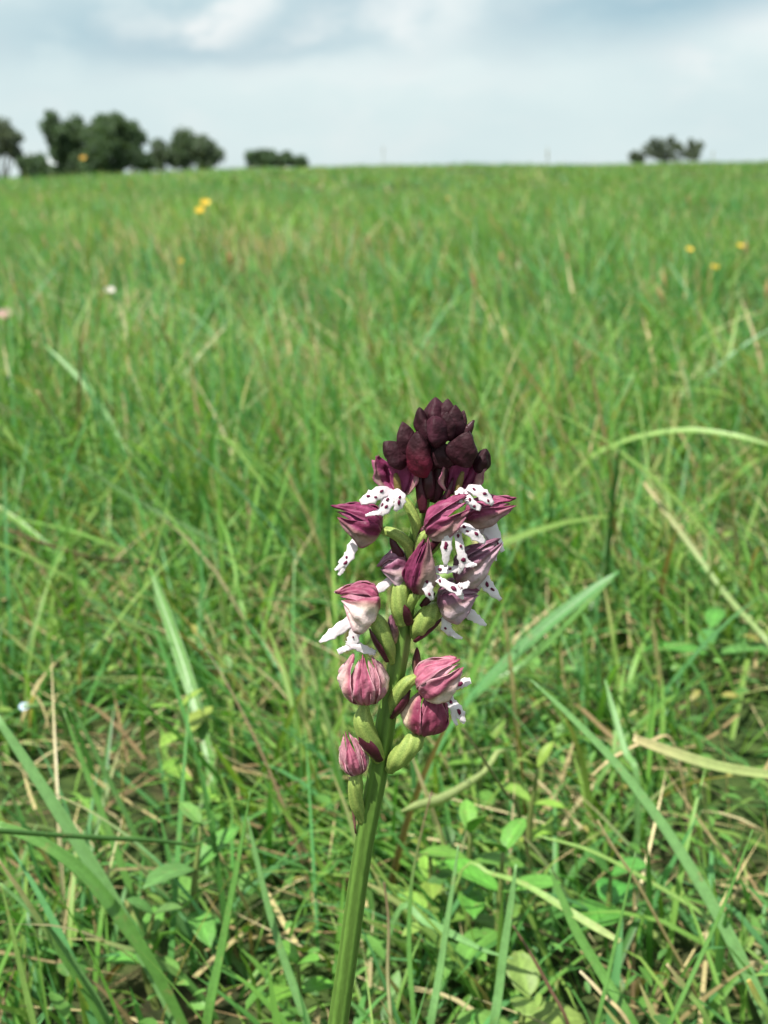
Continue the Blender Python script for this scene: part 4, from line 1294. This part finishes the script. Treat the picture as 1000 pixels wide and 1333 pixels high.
    dict(base=(466, 1008, 16), tip=(449, 948, 16), R=19.5, dors=(0.1, 0, 1), pal='pink', seed=14, lat=1.2, lhw=.75, dhw=.5, flare=.5, open=.12, paleness=1.3, pinch=.85, pshift=.5, pet=.75, petoff=.06, latL=.85,
         ovary=[(472, 1070, 6), (464, 1045, 12), (463, 1022, 16), (466, 1006, 16)], ovr=[6, 11, 11, 7],
         bract=([(463, 1085, 4), (459, 1055, 8), (456, 1030, 12), (455, 1012, 12)], [3, 6, 6, 2], (-1, 0, .8)), bractc=(0.20, 0.09, 0.08)),
]
for sp in FL:
    flower(sp)

BD, BM, BR = (0.028, 0.0075, 0.012), (0.040, 0.0085, 0.017), (0.13, 0.007, 0.028)


def bud(basep, tipp, r, c0, c1, bractp=None, ridge=0.20, seed=0):
    b, tp = Q(basep), Q(tipp)
    n, m = 18, 30
    a = tp - b
    L = a.length
    a.normalize()
    x = V3((0.3, 0.1, 1)); x = (x - a * x.dot(a)).normalized(); y = a.cross(x)
    rows, cols = [], []
    for i in range(n):
        t = i / (n - 1)
        rad = r * S * 0.97 * (math.sin(math.pi * min(1, t ** 0.76)) ** 0.66 if t < 1 else 0.0)
        rad *= 1 - 0.10 * t
        rad = max(rad, r * S * 0.05)
        rr, cc = [], []
        for j in range(m):
            th = 2 * math.pi * j / m
            k = 1 + ridge * (1 - 1.9 * abs(math.sin(1.5 * th + seed))) + (0.06 * math.cos(5 * th + t * 5 + seed * 2) + 0.07 * math.sin(t * 12 + 2 * th + seed)) * math.sin(math.pi * t)
            rr.append(b + a * (L * t) + (x * math.cos(th) + y * math.sin(th)) * rad * k)
            cc.append(lerp(c0, c1, max(0, min(1, t * 1.5 - .15 + .1 * math.cos(3 * th + seed)))))
        rows.append(rr); cols.append(cc)
    mb = MB()
    mb.grid(rows, cols, closed=True)
    o = mb.build('flower_bud', M_BUD, orchid, OB)
    if bractp:
        m2 = MB()
        pts, wd = bractp
        ribbon(m2, [Q(p) for p in pts], [w * S for w in wd], V3((0, .1, 1)), n=10, m=5, cup=-.4, col=(0.040, 0.010, 0.016))
        m2.build('bract', M_BRACT, o, OB, solid=0.00015)
    return o


BUDS = [
    ((572, 566, -8), (577, 524, -14), 14, BM, BD), ((588, 566, -16), (591, 528, -14), 12, BD, BD), ((562, 566, -14), (557, 528, -10), 12, BD, BD),
    ((567, 556, 4), (567, 517, 4), 14.5, BD, BM), ((581, 556, 4), (583, 519, 4), 12.5, BM, BD), ((553, 570, 8), (546, 530, 14), 10.5, BM, BD),
    ((588, 572, 10), (593, 527, 16), 13.5, BM, BD), ((598, 572, -2), (604, 534, 2), 9.5, BD, BD), ((570, 580, 16), (566, 541, 32), 17, BM, BM),
    ((581, 574, 14), (582, 536, 24), 12, BM, BD), ((557, 578, 14), (554, 546, 22), 10, BM, BD),
    ((534, 596, 6), (524, 549, 12), 14.5, BM, BD), ((551, 622, 20), (543, 561, 34), 17.5, BR, BD), ((528, 606, 4), (500, 575, 18), 17, BM, BD),
    ((598, 604, 12), (610, 562, 36), 20, BM, BD), ((622, 616, 0), (633, 584, 6), 12, BD, BD), ((578, 610, 12), (575, 574, 18), 15, BD, BD), ((562, 612, 4), (562, 572, 6), 16, BD, BD), ((592, 606, 0), (590, 570, 2), 15, BD, BD),
]
for q, (bp, tp, rr_, c0, c1) in enumerate(BUDS):
    br = None
    if q == 14:
        br = ([(600, 574, 8), (606, 566, 16), (612, 556, 16), (617, 547, 12)], [12, 14, 9, 2])
    if q == 12:
        br = ([(560, 650, 18), (559, 630, 22), (557, 610, 18), (558, 592, 14)], [10, 14, 12, 3])
    if q == 16:
        br = ([(566, 655, 12), (570, 635, 14), (574, 615, 14), (575, 596, 12)], [12, 18, 18, 8])
    bud(bp, tp, rr_, c0, c1, br, seed=q * 1.3)
# the small mauve bud tucked against the stem and a dry bract on the far side
bud((515, 838, 4), (509, 800, 12), 9, (0.30, 0.22, 0.12), (0.24, 0.10, 0.15), seed=.5)
bud((541, 880, -6), (543, 842, 0), 6, (0.20, 0.14, 0.09), (0.09, 0.02, 0.03), seed=.8)
